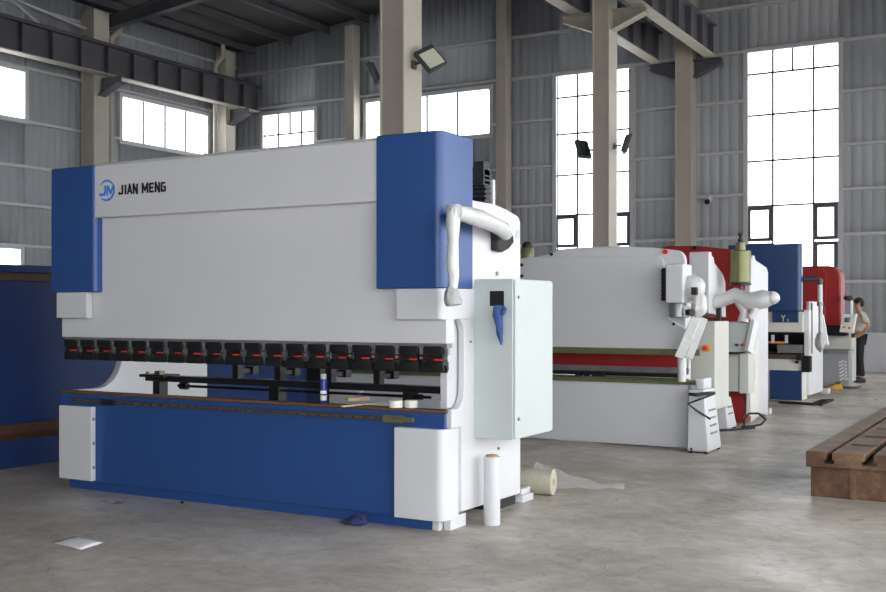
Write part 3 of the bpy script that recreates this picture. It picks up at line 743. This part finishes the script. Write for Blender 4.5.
# ================================================================== SECOND WHITE MACHINE
Y2 = 11.35
m2 = thing('press_brake', 'white press brake with olive edged bed and red beam, second machine behind the big press', 'press brake', (-5, 12, 0))
b = MB(); b.box(-8.1, -3.45, Y2, Y2+.12, .02, .70); part('bed', 'white', b, m2, bevel=.01)
b = MB(); b.box(-8.12, -3.34, Y2-.03, Y2+.25, .70, .738); b.box(-8.1, -3.5, Y2+.05, Y2+.2, .738, .752); part('table_strip', 'olive', b, m2, bevel=.003, label='olive oiled table edge')
b = MB(); b.box(-8.0, -3.56, Y2+.1, Y2+.16, .775, .80); b.box(-8.0, -3.60, Y2+.3, Y2+.36, .752, .80)
for px in (579, 587, 595, 602): x = XA(px, Y2+.1); b.box(x-.03, x+.03, Y2+.06, Y2+.12, .752, .80)
part('gauge_rail', 'black', b, m2)
b = MB(); b.box(-8.0, -3.54, Y2+.28, Y2+.34, .80, .862); part('grey_rail', 'greysteel', b, m2)
b = MB(); b.box(-7.9, XA(682, Y2+.4), Y2+.40, Y2+.55, .85, 1.0); part('red_beam', 'red', b, m2, label='dark red beam')
b = MB(); b.box(-8.1, -3.32, Y2-.01, Y2+.06, 1.012, 1.078); part('punch_strip', 'olive', b, m2, bevel=.003, label='olive punch strip')
# ram plate and back hood with curved top
hood = [(-8.1, 1.08), (-3.5, 1.08), (-3.5, 1.99)]+arc(-3.62, 2.03, .12, 0, 80, 5)
hood += [(-3.87, 2.185), (-4.29, 2.215), (-4.87, 2.205), (-5.0, 2.185), (-5.12, 2.14), (-5.42, 2.09), (-7.9, 2.04), (-8.1, 1.95)]
b = MB(); b.prism(hood, 'y', Y2+.06, Y2+.13); part('top_frame', 'white', b, m2, bevel=.012)
rp = [(-8.05, 1.078), (-3.40, 1.078), (-3.40, 1.25), (-3.52, 1.32), (-3.66, 1.40), (-3.70, 1.60), (-3.70, 1.97)]+arc(-3.82, 1.99, .1, 0, 90, 5)+[(-5.3, 2.11), (-5.8, 2.06), (-8.05, 2.0)]
b = MB(); b.prism(rp, 'y', Y2, Y2+.06); part('ram_plate', 'white', b, m2, bevel=.008)
b = MB(); xx = P(664, 251.5, Y=Y2)
b.tube([(xx.x, Y2+.03, xx.z), (xx.x, Y2+.062, xx.z)], .026, 12); part('cap_plug', 'redbright', b, m2)
b = MB()
for px, py in ((682-8, 324), (551.5, 254.5)):
    q = P(px, py, Y=Y2); b.tube([(q.x, Y2-.02, q.z), (q.x, Y2+.01, q.z)], .016, 8)
part('bolt', 'black', b, m2)
# right cylinder cover, black chain, cylinder
b = MB(); b.box(XA(661.5, Y2-.06), XA(665.5, Y2-.06), Y2-.06, Y2-.0, 1.60, 1.95)
for k in range(8): b.box(XA(661, Y2-.07), XA(665, Y2-.07), Y2-.075, Y2-.06, 1.61+k*.042, 1.63+k*.042)
part('cable_chain', 'black', b, m2)
b = MB(); b.box(-3.62, -3.43, 11.1, 11.42, 1.575, 1.985); part('cylinder_cover', 'white', b, m2, bevel=.012)
b = MB(); b.lathe([(.085, 1.42), (.095, 1.43), (.095, 1.55), (.085, 1.575)], (-3.525, 11.22, 0), 20); part('cylinder', 'greysteel', b, m2, smooth=False)
b = MB(); b.lathe([(.03, 0), (.055, .01), (.055, .06), (.03, .07)], (-3.38, 11.18, 1.44), 12); part('valve', 'black', b, m2)
b = MB(); b.prism([(Y2+.13, .1), (Y2+.5, .1), (Y2+.5, 1.95), (Y2+.33, 2.0), (Y2+.33, 1.15), (Y2+.45, 1.05), (Y2+.45, .8), (Y2+.13, .69)], 'x', -3.64, -3.57); part('side_frame', 'white', b, m2, bevel=.01)
b = MB(); b.prism([(Y2+.2, .1), (Y2+1.25, .1), (Y2+1.25, 1.95), (Y2+.9, 2.0), (Y2+.2, 1.9), (Y2+.2, 1.15), (Y2+.45, 1.05), (Y2+.45, .8), (Y2+.2, .74)], 'x', -8.1, -8.02); part('side_frame', 'white', b, m2, bevel=.01)
# oil motor at the left end
q = P(527, 252, Y=Y2+.3); b = MB(); b.lathe([(.075, -.1), (.08, .02), (.06, .05)], q, 16); part('oil_motor', 'tank', b, m2, label='olive oil motor at the left end')
b = MB(); b.lathe([(.06, .05), (.06, .09), (.03, .12)], q, 12); part('motor_cap', 'blackmatte', b, m2)
b = MB()
for py in (266, 277):
    q = P(522, py-1, Y=Y2-.0); b.tube([(q.x, Y2-.03, q.z), (q.x, Y2, q.z)], .02, 8)
part('bolt', 'black', b, m2)
# cabinet on the right side
b = MB(); b.box(-3.69, -3.40, 12.2, 12.8, .36, 1.37); c2 = part('electrical_cabinet', 'cream', b, m2, bevel=.006, label='cream electrical cabinet on its right side')
q = P(704, 348.5, Y=12.12)
b = MB(); b.tube([(q.x, 12.19, q.z), (q.x, 12.14, q.z)], .026, 14); part('stop_button', 'redbright', b, m2)
b = MB(); b.box(q.x-.035, q.x+.05, 12.19, 12.2, q.z-.035, q.z+.035); part('button_plate', 'yellow', b, m2)
# wrapped arm with control pendant
b = MB()
b.blob(P(694, 288, Y=11.3), .12, .12, .14, 3, .08, 11); b.blob(P(699, 305, Y=11.25), .085, .1, .14, 3, .12, 12); b.blob(P(686, 312, Y=11.2), .05, .06, .07, 3, .14, 13)
ar = part('swing_arm', 'plastic', b, m2, label='arm joint wrapped in white film')
b = MB(); q = P(694.5, 291, Y=11.12); b.box(q.x-.03, q.x+.025, 11.1, 11.16, q.z-.04, q.z+.04); b.build('clamp', 'blackmatte', ar)
b = MB(); q0 = P(696, 318, Y=11.2); q1 = P(679, 358, Y=11.15)
b.bar(q0, q1, .04, .10); q2 = P(704, 318, Y=11.25); q3 = P(689, 358, Y=11.2); b.bar(q2, q3, .05, .08); b.bar(q0.lerp(q2, .5), q1.lerp(q3, .5), .015, .15)
pen = part('control_pendant', 'plastic', b, m2, bevel=.006, label='slanting film wrapped control pendant')
b = MB(); q = P(682, 357, Y=11.2); b.tube([q, (q.x, q.y, .74)], [.05, .045], 12); b.build('post', 'plastic', pen)

# consoles with vents (white pedestals on the floor)
def pedestal(label, x0, x1, y0, y1, h, top=True, group='white floor pedestals'):
    t = thing('foot_switch_box', label, 'pedestal', ((x0+x1)/2, (y0+y1)/2, 0))
    b = MB()
    zt = h; dx = (x1-x0)*.28
    A = [(x0, y0, .02), (x1, y0, .02), (x1, y1, .02), (x0, y1, .02)]
    B = [(x0, y0+.06, zt), (x1-dx, y0+.06, zt), (x1-dx, y1-.05, zt), (x0, y1-.05, zt)]
    va = [b.bm.verts.new(p) for p in A]; vb = [b.bm.verts.new(p) for p in B]
    b.bm.faces.new(va[::-1]); b.bm.faces.new(vb)
    for i in range(4): b.bm.faces.new((va[i], va[(i+1) % 4], vb[(i+1) % 4], vb[i]))
    body = part('housing', 'white', b, t, bevel=.012)
    def sp(u, z, o=.003):  # on the sloping right side
        k = (z-.02)/(zt-.02); return Vector((x1-dx*k+o, y0+.06*k+(y1-y0)*u*(1-.1*k), z))
    for z in (.2, .28, .36, .44):
        if z > h-.06: continue
        b = MB(); b.bar(sp(.25, z), sp(.75, z), .006, .022); b.build('vent_slot', 'greysteel', body)
    b = MB()
    for (x, y) in ((x0+.03, y0+.03), (x1-.03, y0+.03), (x1-.03, y1-.03), (x0+.03, y1-.03)): b.lathe([(.022, 0), (.022, .022)], (x, y, 0), 10)
    part('foot', 'blackmatte', b, t)
    return t, body
t, bd = pedestal('tall white vented pedestal at the right end of the second machine, black cables around it', -3.395, -3.165, 11.12, 11.62, .66)
b = MB(); b.box(-3.33, -3.235, 11.2, 11.5, .66, .78, .02); part('head', 'white', b, t)
b = MB(); b.tube([(-3.36, 11.10, .62), (-3.28, 11.08, .615), (-3.19, 11.15, .63), (-3.17, 11.35, .62)], .018, 8); part('cable', 'blackmatte', b, t)
b = MB(); b.tube([(-3.17, 11.3, .61), (-3.25, 11.09, .57), (-3.37, 11.08, .52), (-3.28, 11.09, .45), (-3.17, 11.2, .36)], .012, 8)
part('cable', 'blackmatte', b, t)
b = MB(); b.tube([(-3.40, 11.3, .12), (-3.39, 11.2, .06), (-3.33, 11.08, .04)], .012, 8); part('cable', 'blackmatte', b, t)
t, bd = pedestal('low white pedestal wrapped in film behind the vented one, beside the cream cabinet', -3.80, -3.56, 13.38, 13.80, .40)
b = MB(); b.tube([(-3.90, 13.27, .014), (-3.66, 13.24, .014), (-3.5, 13.45, .014), (-3.34, 13.8, .014), (-3.42, 13.9, .016), (-3.50, 13.80, .016), (-3.42, 13.72, .02), (-3.28, 13.9, .05), (-3.26, 14.05, .10), (-3.36, 14.08, .17), (-3.46, 14.0, .17), (-3.50, 13.92, .10), (-3.48, 13.84, .016)], .014, 8)
solid('cable', 'blackmatte', b, 'black cable looping on the floor around the low film wrapped pedestal', 'cable')

# ================================================================== THIRD MACHINE (red)
m3 = thing('press_brake', 'red and white press brake with olive oil tank, third machine in the row', 'press brake', (-4.6, 14.8, 0))
b = MB(); b.prism([(-7.0, 1.1), (-3.56, 1.1), (-3.56, 1.7), (-3.66, 1.75), (-3.68, 2.2), (-3.80, 2.31), (-4.3, 2.375), (-4.7, 2.38), (-4.95, 2.33), (-5.2, 2.2), (-7.0, 2.15)], 'y', 14.45, 14.55); part('ram', 'red', b, m3, bevel=.012)
q = P(694, 248, Y=14.4); b = MB(); b.tube([(q.x, 14.46, q.z), (q.x, 14.42, q.z)], .03, 10); part('bolt', 'black', b, m3)
b = MB(); b.box(-7.0, -3.58, 14.2, 14.6, 0.02, .55); part('bed', 'red', b, m3, bevel=.01)
b = MB(); b.box(XA(747, 14.18), XA(751, 14.18), 14.15, 14.6, .12, 1.1); part('edge_post', 'creamlight', b, m3)
b = MB(); b.prism([(14.56, .0), (14.7, .0), (15.2, .06), (15.55, .0), (15.58, .2), (15.58, 2.03), (15.5, 2.10), (14.85, 2.18), (14.80, 2.24), (14.70, 2.24), (14.56, 2.12)], 'x', -3.66, -3.58); part('side_frame', 'white2', b, m3, bevel=.012)
b = MB(); q0, q1 = P(749.5, 361, Y=14.1), P(754.5, 380, Y=14.1); b.box(q0.x, q1.x, 14.1, 14.12, q1.z, q0.z); part('guard', 'red', b, m3)
# headbox (white cylinder cover)
h0, h1, h2 = P(689, 252, Y=13.4), P(709, 320, Y=13.4), None
b = MB(); xx = h1.x; tz = h0.z; b.prism([(13.4, 1.46), (13.4, tz), (13.52, tz), (13.54, tz-.05), (13.62, tz-.06), (13.66, tz-.13), (14.05, tz-.26), (14.18, tz-.36), (14.2, 1.40)], 'x', h0.x, xx)
part('cylinder_cover', 'white', b, m3, bevel=.012)
b = MB(); b.box(xx+.0, xx+.05, 13.72, 13.8, 1.36, 1.6); part('hose', 'blackmatte', b, m3)
# tank
c = P(740.5, 283, Y=13.9); b = MB(); b.lathe([(.12, 0), (.13, .01), (.13, .405), (.12, .415)], c, 28); tk = part('oil_tank', 'tank', b, m3, label='olive green oil tank')
b = MB(); b.lathe([(.065, .415), (.065, .515), (.055, .52)], c, 20); b.build('tank_neck', 'tank', tk)
b = MB(); b.lathe([(.02, .52), (.035, .53), (.035, .56), (.02, .57), (.02, .60), (.03, .61), (.03, .64)], c, 12); b.build('fitting', 'black', tk)
b = MB(); b.lathe([(.13, -.03), (.135, -.025), (.135, -.002), (.12, 0)], c, 20); b.build('tank_base', 'black', tk)
# wrapped arms below the tank
b = MB()
pts = [P(703, 303, Y=13.6), P(718, 302, Y=13.65), P(735, 295, Y=13.7), P(750, 302, Y=13.7), P(765, 299, Y=13.7), P(772, 298, Y=13.7)]
b.tube(pts, [.09, .08, .10, .12, .12, .08], 14)
b.tube([P(741, 300, Y=13.7), P(744, 312, Y=13.68), P(743, 322, Y=13.66)], [.09, .05, .07], 12); b.blob(P(772, 298, Y=13.7), .10, .09, .085, 3, .05, 21)
b.tube([P(755, 305, Y=13.7), P(753, 314, Y=13.65), P(749, 318, Y=13.6)], [.08, .045, .03], 12)
part('swing_arm', 'plastic', b, m3, label='arm wrapped in white film below the tank')
# console on slanted face
b = MB(); q0, q1, q2, q3 = P(728, 322, Y=13.75), P(752, 322, Y=13.75), P(747, 352, Y=13.6), P(728, 352, Y=13.6)
V = [b.bm.verts.new(p) for p in (q0, q1, q2, q3)]+[b.bm.verts.new(Vector((p.x, 14.05, p.z))) for p in (q0, q1, q2, q3)]
for f in ((0, 1, 2, 3), (7, 6, 5, 4), (0, 4, 5, 1), (1, 5, 6, 2), (2, 6, 7, 3), (3, 7, 4, 0)): b.bm.faces.new([V[i] for i in f])
bmesh.ops.recalc_face_normals(b.bm, faces=b.bm.faces)
cs = part('console', 'greysteel' if False else 'cab', b, m3, label='grey sloping console')
b = MB(); b.bar(P(755, 321, Y=13.75), P(748.5, 352, Y=13.6), .05, .12); b.build('console_cheek', 'white', cs)
for px, mm in ((737, 'navy'), (742.5, 'redbright')):
    q = P(px, 345, Y=13.62); b = MB(); b.tube([q, q+Vector((0, -.03, 0))], .018, 10); b.build('button', mm, cs)
b = MB(); b.box(XA(728, 13.8), XA(739, 13.8), 13.8, 14.1, .46, .93); b.box(XA(739.5, 13.8), XA(749, 13.8), 13.78, 14.1, .44, .95); part('console_cabinet', 'cream', b, m3, bevel=.01)

# ================================================================== FOURTH MACHINE (blue)
m4 = thing('press_brake', 'blue topped cream press brake, fourth machine in the row', 'press brake', (-5, 18.6, 0))
b = MB(); b.prism(rrect(XA(728, 17.95), -3.61, 17.95, 18.12, .06, '0100'), 'z', 1.48, 2.575); part('top_cover', 'navy', b, m4, bevel=.015)
b = MB(); b.box(-4.07, -3.66, 18.0, 18.3, 1.30, 1.48); gc = part('guide_cover', 'navy', b, m4, bevel=.006)
q = P(782, 321.5, Y=17.99); text_mesh('lettering', 'Y', 'white', m4, .15, (XA(781, 18), 17.99, q.z), sx=.075, offset=.002)
q = P(788, 321.5, Y=17.99); text_mesh('lettering', '2', 'white', m4, .06, (XA(787, 18), 17.99, q.z), sx=.03)
b = MB(); b.box(-6.9, -3.60, 18.05, 18.25, 1.14, 1.47); part('ram', 'creamlight', b, m4, bevel=.004)
b = MB(); b.box(-6.9, -3.60, 18.1, 18.9, .76, .80); b.box(-6.9, -3.64, 18.7, 18.9, .76, 1.3); b.box(-6.9, -3.62, 18.08, 18.2, 1.10, 1.14); part('throat', 'dark', b, m4)  # gap lined near-black, its shade is in the colour
b = MB(); b.box(-6.9, -3.9, 18.12, 18.14, .95, .985); part('orange_stop', 'orange', b, m4, label='orange strip')
b = MB(); b.box(-4.02, -3.62, 18.12, 18.3, .80, .93); part('gauge_block', 'greysteel', b, m4)
for px in (773, 786.5):
    x = XA(px, 18.1); b = MB(); b.box(x-.022, x+.022, 18.08, 18.11, .96, 1.09); part('clamp', 'white', b, m4)
b = MB(); b.box(-6.9, -3.60, 18.0, 18.4, 0.04, .70); part('bed', 'creamlight', b, m4, bevel=.006)
b = MB(); b.box(-6.9, -3.60, 18.0, 18.5, .70, .77); part('table_strip', 'brownrail', b, m4)
b = MB(); b.box(-4.10, -3.60, 17.96, 17.999, .04, .52); part('door_panel', 'navy', b, m4, bevel=.004, label='navy blue door panel')
q = P(797, 362, Y=17.98); b = MB(); b.box(q.x-.03, q.x+.02, 17.97, 17.999, q.z-.02, q.z+.02); part('handle', 'black', b, m4)
b = MB(); b.box(-3.60, -3.52, 18.15, 18.35, .76, 1.5); b.box(-3.60, -3.55, 18.35, 19.5, .1, 1.64); part('side_frame', 'white', b, m4, bevel=.01)
b = MB(); b.box(-3.545, -3.53, 18.44, 18.50, .78, 1.62); part('cable_duct', 'brownrail', b, m4)
b = MB(); b.box(-3.60, -3.47, 17.95, 18.14, .50, .76); b.box(-3.66, -3.58, 17.83, 17.9, .69, .78); part('junction_box', 'dark', b, m4, bevel=.01, label='black junction box')
b = MB(); q0 = P(804, 279, Y=18.2); q1 = P(820, 278.5, Y=18.2); b.tube([(-3.62, 18.2, q0.z), (q1.x-.03, 18.2, q1.z), (q1.x, 18.2, q1.z-.03), (q1.x, 18.2, q1.z-.1)], .045, 10)
ar = part('swing_arm', 'lampbody', b, m4, label='dark grey swing arm')
b = MB(); b.tube([(q1.x, 18.2, q1.z-.08), (q1.x, 18.2, ZA(820, 302, 18.2))], .04, 10); b.build('sleeve', 'white', ar)
b = MB(); b.tube([(q1.x, 18.2, ZA(820, 302, 18.2)), (q1.x, 18.2, ZA(820, 306, 18.2))], .05, 10); b.tube([(q1.x, 18.2, ZA(820, 306, 18.2)), (q1.x, 18.2, ZA(820, 340, 18.2))], .025, 10); b.build('drop_rod', 'greysteel', ar)
b = MB(); b.blob(P(820, 342, Y=18.2), .075, .06, .17, 3, .1, 31); b.build('bagged_pedal', 'greywrap', ar)
b = MB(); b.prism([(XA(812, 19.5), .9), (XA(828, 19.5), .9), (XA(823, 19.5), 1.4), (XA(820, 19.5), 1.46), (XA(812, 19.5), 1.46)], 'y', 19.5, 19.6); part('rear_plate', 'white', b, m4)
b = MB(); b.tube([(-3.9, 17.75, .02), (-3.6, 17.6, .03), (-3.35, 17.5, .03), (-3.15, 17.6, .06), (-3.1, 17.85, .08), (-3.28, 17.9, .06), (-3.36, 17.7, .03), (-3.2, 17.5, .03)], .022, 8)
solid('cable', 'blackmatte', b, 'black cable heap on the floor before the blue topped machine', 'cable')
b = MB(); b.box(-3.75, -3.6, 15.75, 15.9, 0, .09, .01); solid('packing_block', 'white2', b, 'small white block on the floor behind the foot of the third machine', 'block')
b = MB(); b.box(-3.74, -3.58, 20.2, 20.4, 0, .09, .01); solid('packing_block', 'white2', b, 'small white block on the floor beside the grey fronted last machine', 'block')

# ================================================================== FIFTH MACHINE (red cover)
m5 = thing('press_brake', 'last press brake by the back wall with a rounded red cover and grey bed front', 'press brake', (-4.6, 22.4, 0))
b = MB(); b.prism([(-4.45, 1.3), (-3.92, 1.3), (-3.92, 2.20)]+arc(-4.05, 2.2, .13, 0, 90, 6)+[(-4.3, 2.33)]+arc(-4.3, 2.18, .15, 90, 180, 6), 'y', 21.75, 22.1); part('front_cover', 'red', b, m5, bevel=.02)
b = MB(); b.prism([(-6.9, 1.2), (-3.66, 1.2), (-3.66, 2.10)]+arc(-3.91, 2.11, .25, 0, 90, 7)+[(-6.9, 2.36)], 'y', 21.9, 22.4); part('top_cover', 'red', b, m5, bevel=.03)
b = MB(); b.box(-6.9, -3.56, 21.95, 22.2, 1.0, 1.2); part('ram', 'dark', b, m5)  # near-black block stands in for the shaded gap under the red cover
b = MB(); b.box(-4.3, -3.56, 22.2, 22.3, .72, 1.05); part('rear_panel', 'cream', b, m5)
b = MB(); b.box(-6.9, -3.50, 21.8, 22.2, 0.02, .66); part('bed', 'greyfront', b, m5, bevel=.01, label='grey bed front')
b = MB(); b.box(-6.9, -3.46, 21.75, 22.2, .66, .74); part('table_top', 'greysteel', b, m5)
b = MB(); b.box(-3.56, -3.50, 22.2, 22.7, .1, .95); b.box(-3.5, -3.42, 21.7, 21.8, .66, .72); part('side_frame', 'cream', b, m5, bevel=.01)
b = MB(); q = P(836, 306, Y=21.7); b.lathe([(.05, 1.08), (.05, 1.18)], (-3.96, 21.85, 0), 12); part('piston', 'steel', b, m5)
for i in range(6):
    b = MB(); q0 = P(841.5+i*.2, 362+i*3.4, Y=21.79); b.bar(q0+Vector((-.05, 0, -.02)), q0+Vector((.04, 0, .03)), .01, .03); part('vent_slot', 'white', b, m5)
    b = MB(); b.bar(q0+Vector((.06, 0, -.02)), q0+Vector((.085, 0, .02)), .01, .03); part('vent_slot', 'white', b, m5)
# pendant of machine five
b = MB(); q0 = P(846, 298, Y=21.5); q1 = P(851, 298, Y=21.5)
b.tube([(-3.56, 21.9, q0.z), (q1.x-.02, 21.5, q0.z), (q1.x, 21.5, q0.z-.05)], .05, 10); ar = part('swing_arm', 'lampbody', b, m5)
b = MB(); b.tube([(q1.x, 21.5, q0.z-.05), (q1.x, 21.5, ZA(851, 314, 21.5))], .038, 10); b.build('sleeve', 'white', ar)
A = [P(842.5, 314, Y=21.4), P(856, 314, Y=21.4), P(852.5, 333, Y=21.25), P(839.5, 332, Y=21.25)]
b = MB(); V = [b.bm.verts.new(p) for p in A]+[b.bm.verts.new(p+Vector((0, .18, 0))) for p in A]
for f in ((0, 1, 2, 3), (7, 6, 5, 4), (0, 4, 5, 1), (1, 5, 6, 2), (2, 6, 7, 3), (3, 7, 4, 0)): b.bm.faces.new([V[i] for i in f])
bmesh.ops.recalc_face_normals(b.bm, faces=b.bm.faces); cb = b.build('control_box', 'creamlight', ar)
def onA(u, v, o=-.006): 
    p = A[0].lerp(A[1], u).lerp(A[3].lerp(A[2], u), v); return p+Vector((0, o, 0))
b = MB(); b.face([onA(.25, .2), onA(.65, .2), onA(.65, .45), onA(.25, .45)]); o = part('screen', 'screen', b, m5); sm = o.modifiers.new('t', 'SOLIDIFY'); sm.thickness = .006
b = MB(); q = onA(.7, .75); b.tube([q, q+Vector((0, -.02, 0))], .022, 8); q = onA(.3, .72); b.tube([q, q+Vector((0, -.02, 0))], .018, 8); part('button', 'redbright', b, m5)
# yellow foot pedal
q = P(837, 388.5, Z=0)
t = thing('foot_pedal', 'yellow foot pedal on the floor before the last machine', 'foot pedal', q)
b = MB(); b.box(q.x-.16, q.x+.12, q.y-.12, q.y+.12, 0, .03, .008); part('base', 'yellow', b, t)
b = MB(); b.prism([(q.x-.10, .03), (q.x+.08, .03), (q.x+.08, .10), (q.x+.0, .09)], 'y', q.y-.09, q.y+.09); part('hood', 'yellow', b, t)
b = MB(); b.box(q.x-.02, q.x+.06, q.y-.05, q.y+.05, .10, .12); part('treadle', 'black', b, t)
q = P(852, 388, Z=0)
b = MB(); b.tube([(q.x-.1, q.y-.38, .03), (q.x+.0, q.y-.38, .03), (q.x+.12, q.y-.2, .03), (q.x+.14, q.y+.15, .03)], .025, 8)
solid('cable', 'lampbody', b, 'dark cable on the floor at the right foot of the last machine', 'cable')

# ================================================================== PERSON
def skin(name, m, verts, edges, rad, parent, sub=2, root=0):
    me = bpy.data.meshes.new('skin'); org = ORG[parent.name]
    me.from_pydata([Vector(v) for v in verts], edges, []); o = bpy.data.objects.new('skin', me); C.objects.link(o)
    sk = o.modifiers.new('s', 'SKIN'); sk.use_smooth_shade = True
    for i, r in enumerate(rad):
        rr_ = r if isinstance(r, tuple) else (r, r); me.skin_vertices[0].data[i].radius = rr_; me.skin_vertices[0].data[i].use_root = (i == root)
    ss = o.modifiers.new('u', 'SUBSURF'); ss.levels = sub; ss.render_levels = sub
    dg = bpy.context.evaluated_depsgraph_get(); out = bpy.data.meshes.new_from_object(o.evaluated_get(dg)); bpy.data.objects.remove(o)
    out.materials.clear(); out.materials.append(M[m])
    for p in out.polygons: p.use_smooth = True
    r = bpy.data.objects.new(name, out); C.objects.link(r); r.parent = parent; ORG[r.name] = org
    return r
base = P(859.5, 382, Z=0)
man = thing('person', 'person in a pale polo shirt and black trousers, hand on hip, watching the last machine', 'person', base)
man.rotation_euler = (0, 0, math.radians(25))
# local frame: person faces -X (towards the machine), right side of body to +Y
S = 1.0
J = dict(pel=(0, 0, .93), sp=(0, 0, 1.12), ch=(0, 0, 1.30), nk=(.0, 0, 1.45), n2=(-.02, 0, 1.52), hd=(-.04, 0, 1.58), hm=(-.045, 0, 1.65),
         shr=(.01, .18, 1.40), elr=(.13, .34, 1.16), wrr=(.02, .20, 1.00), pr=(-.02, .165, .975),
         shl=(.01, -.18, 1.40), ell=(.08, -.36, 1.17), wrl=(-.02, -.22, 1.0), pl=(-.05, -.175, .975),
         hr=(0, .09, .90), kr=(-.03, .11, .49), ar=(.02, .12, .09), fr=(-.13, .13, .045),
         hl=(0, -.09, .90), kl=(-.02, -.11, .49), al=(.02, -.12, .09), fl=(-.13, -.13, .045))
keys = list(J); ix = {k: i for i, k in enumerate(keys)}
E_ = [('pel', 'sp'), ('sp', 'ch'), ('ch', 'nk'), ('nk', 'n2'), ('n2', 'hd'), ('hd', 'hm'), ('ch', 'shr'), ('shr', 'elr'), ('elr', 'wrr'), ('wrr', 'pr'), ('ch', 'shl'), ('shl', 'ell'), ('ell', 'wrl'), ('wrl', 'pl'),
      ('pel', 'hr'), ('hr', 'kr'), ('kr', 'ar'), ('ar', 'fr'), ('pel', 'hl'), ('hl', 'kl'), ('kl', 'al'), ('al', 'fl')]
rad = dict(pel=(.12, .14), sp=(.10, .12), ch=(.11, .14), nk=.055, n2=.052, hd=(.075, .085), hm=(.078, .09), shr=.055, elr=.042, wrr=.03, pr=(.02, .038), shl=.055, ell=.042, wrl=.03, pl=(.02, .038),
           hr=.085, kr=.058, ar=.042, fr=.035, hl=.085, kl=.058, al=.042, fl=.035)
verts = [J[k] for k in keys]; radl = [rad[k] for k in keys]; edges = [(ix[a], ix[c]) for a, c in E_]
for side, s in (('pr', 1), ('pl', -1)):      # five fingers per hand, resting on the hips
    px_, py_, pz_ = J[side]
    for k, (dx, dz, ln) in enumerate(((-.02, .03, .055), (-.035, .018, .075), (-.038, .0, .08), (-.035, -.018, .075), (-.028, -.034, .06))):
        a = len(verts); verts.append((px_+dx*.8, py_-s*.006, pz_+dz)); radl.append(.0095)
        verts.append((px_+dx-ln*.5, py_-s*.018, pz_+dz-.01)); radl.append(.0085)
        verts.append((px_+dx-ln*.85, py_-s*.034, pz_+dz-.03)); radl.append(.0075)
        edges += [(ix[side], a), (a, a+1), (a+1, a+2)]
ORG[man.name] = Vector((0, 0, 0))
body = skin('body', 'skin', verts, edges, radl, man)
# face: nose, ears, eyes and mouth
b = MB(); b.mat('skin').blob((-.125, 0, 1.635), .018, .013, .02, 2); b.blob((-.03, .088, 1.635), .018, .010, .026, 2); b.blob((-.03, -.088, 1.635), .018, .010, .026, 2)
b.mat('ink'); b.blob((-.108, .03, 1.66), .008, .010, .006, 2); b.blob((-.108, -.03, 1.66), .008, .010, .006, 2); b.mat('red').blob((-.108, 0, 1.595), .009, .02, .005, 2)
part('face', None, b, man)
b = MB(); b.blob((-.018, 0, 1.69), .105, .092, .075, 3, .03, 3); b.blob((.03, 0, 1.64), .072, .09, .085, 3, .02, 4); part('hair', 'hair', b, man)
sk_ = ['pel', 'sp', 'ch', 'nk', 'shr', 'shl']; sv = [(0, 0, .99), J['sp'], J['ch'], (0, 0, 1.44), J['shr'], J['shl']]
def mid(a, c, t): return tuple(Vector(J[a]).lerp(Vector(J[c]), t))
sv += [mid('shr', 'elr', .8), mid('shl', 'ell', .8)]
skin('shirt', 'shirt', sv, [(0, 1), (1, 2), (2, 3), (2, 4), (2, 5), (4, 6), (5, 7)], [(.135, .16), (.125, .145), (.13, .165), .075, .08, .08, .072, .072], man)
tv = [(0, 0, .95), J['hr'], J['kr'], (.02, .12, .10), J['hl'], J['kl'], (.02, -.12, .10)]
skin('trousers', 'trouser', tv, [(0, 1), (1, 2), (2, 3), (0, 4), (4, 5), (5, 6)], [(.12, .13), .09, .072, .062, .09, .072, .062], man)
for s in (1, -1):
    b = MB(); b.blob((-.04, s*.125, .05), .135, .055, .06, 3); b.box(-.16, .08, s*.125-.045, s*.125+.045, .0, .02, .006); part('shoe', 'black', b, man)
b = MB(); b.lathe([(.128, .965), (.132, .97), (.132, 1.0), (.128, 1.005)], (0, 0, 0), 24); 
bmesh.ops.scale(b.bm, vec=(1, 1.15, 1), verts=b.bm.verts); part('belt', 'blackmatte', b, man)

# ================================================================== LIGHT, CAMERA
w = bpy.data.worlds.new('sky'); bpy.context.scene.world = w; w.use_nodes = True
bg = w.node_tree.nodes['Background']; bg.inputs[0].default_value = (.95, .98, 1, 1); bg.inputs[1].default_value = 5.7
cam = bpy.data.cameras.new('camera'); co = bpy.data.objects.new('camera', cam); C.objects.link(co)
cam.sensor_fit = 'HORIZONTAL'; cam.sensor_width = 36; cam.lens = FPX*36/886
cam.shift_x = 0; cam.shift_y = (310-296)/886
co.location = (0, 0, CH); co.rotation_euler = (PI/2, 0, math.atan2(SY, CY))
cam.clip_end = 200
sc = bpy.context.scene; sc.camera = co
sc.view_settings.view_transform = 'Standard'; sc.view_settings.look = 'None'; sc.view_settings.gamma = 1; sc.view_settings.exposure = 0
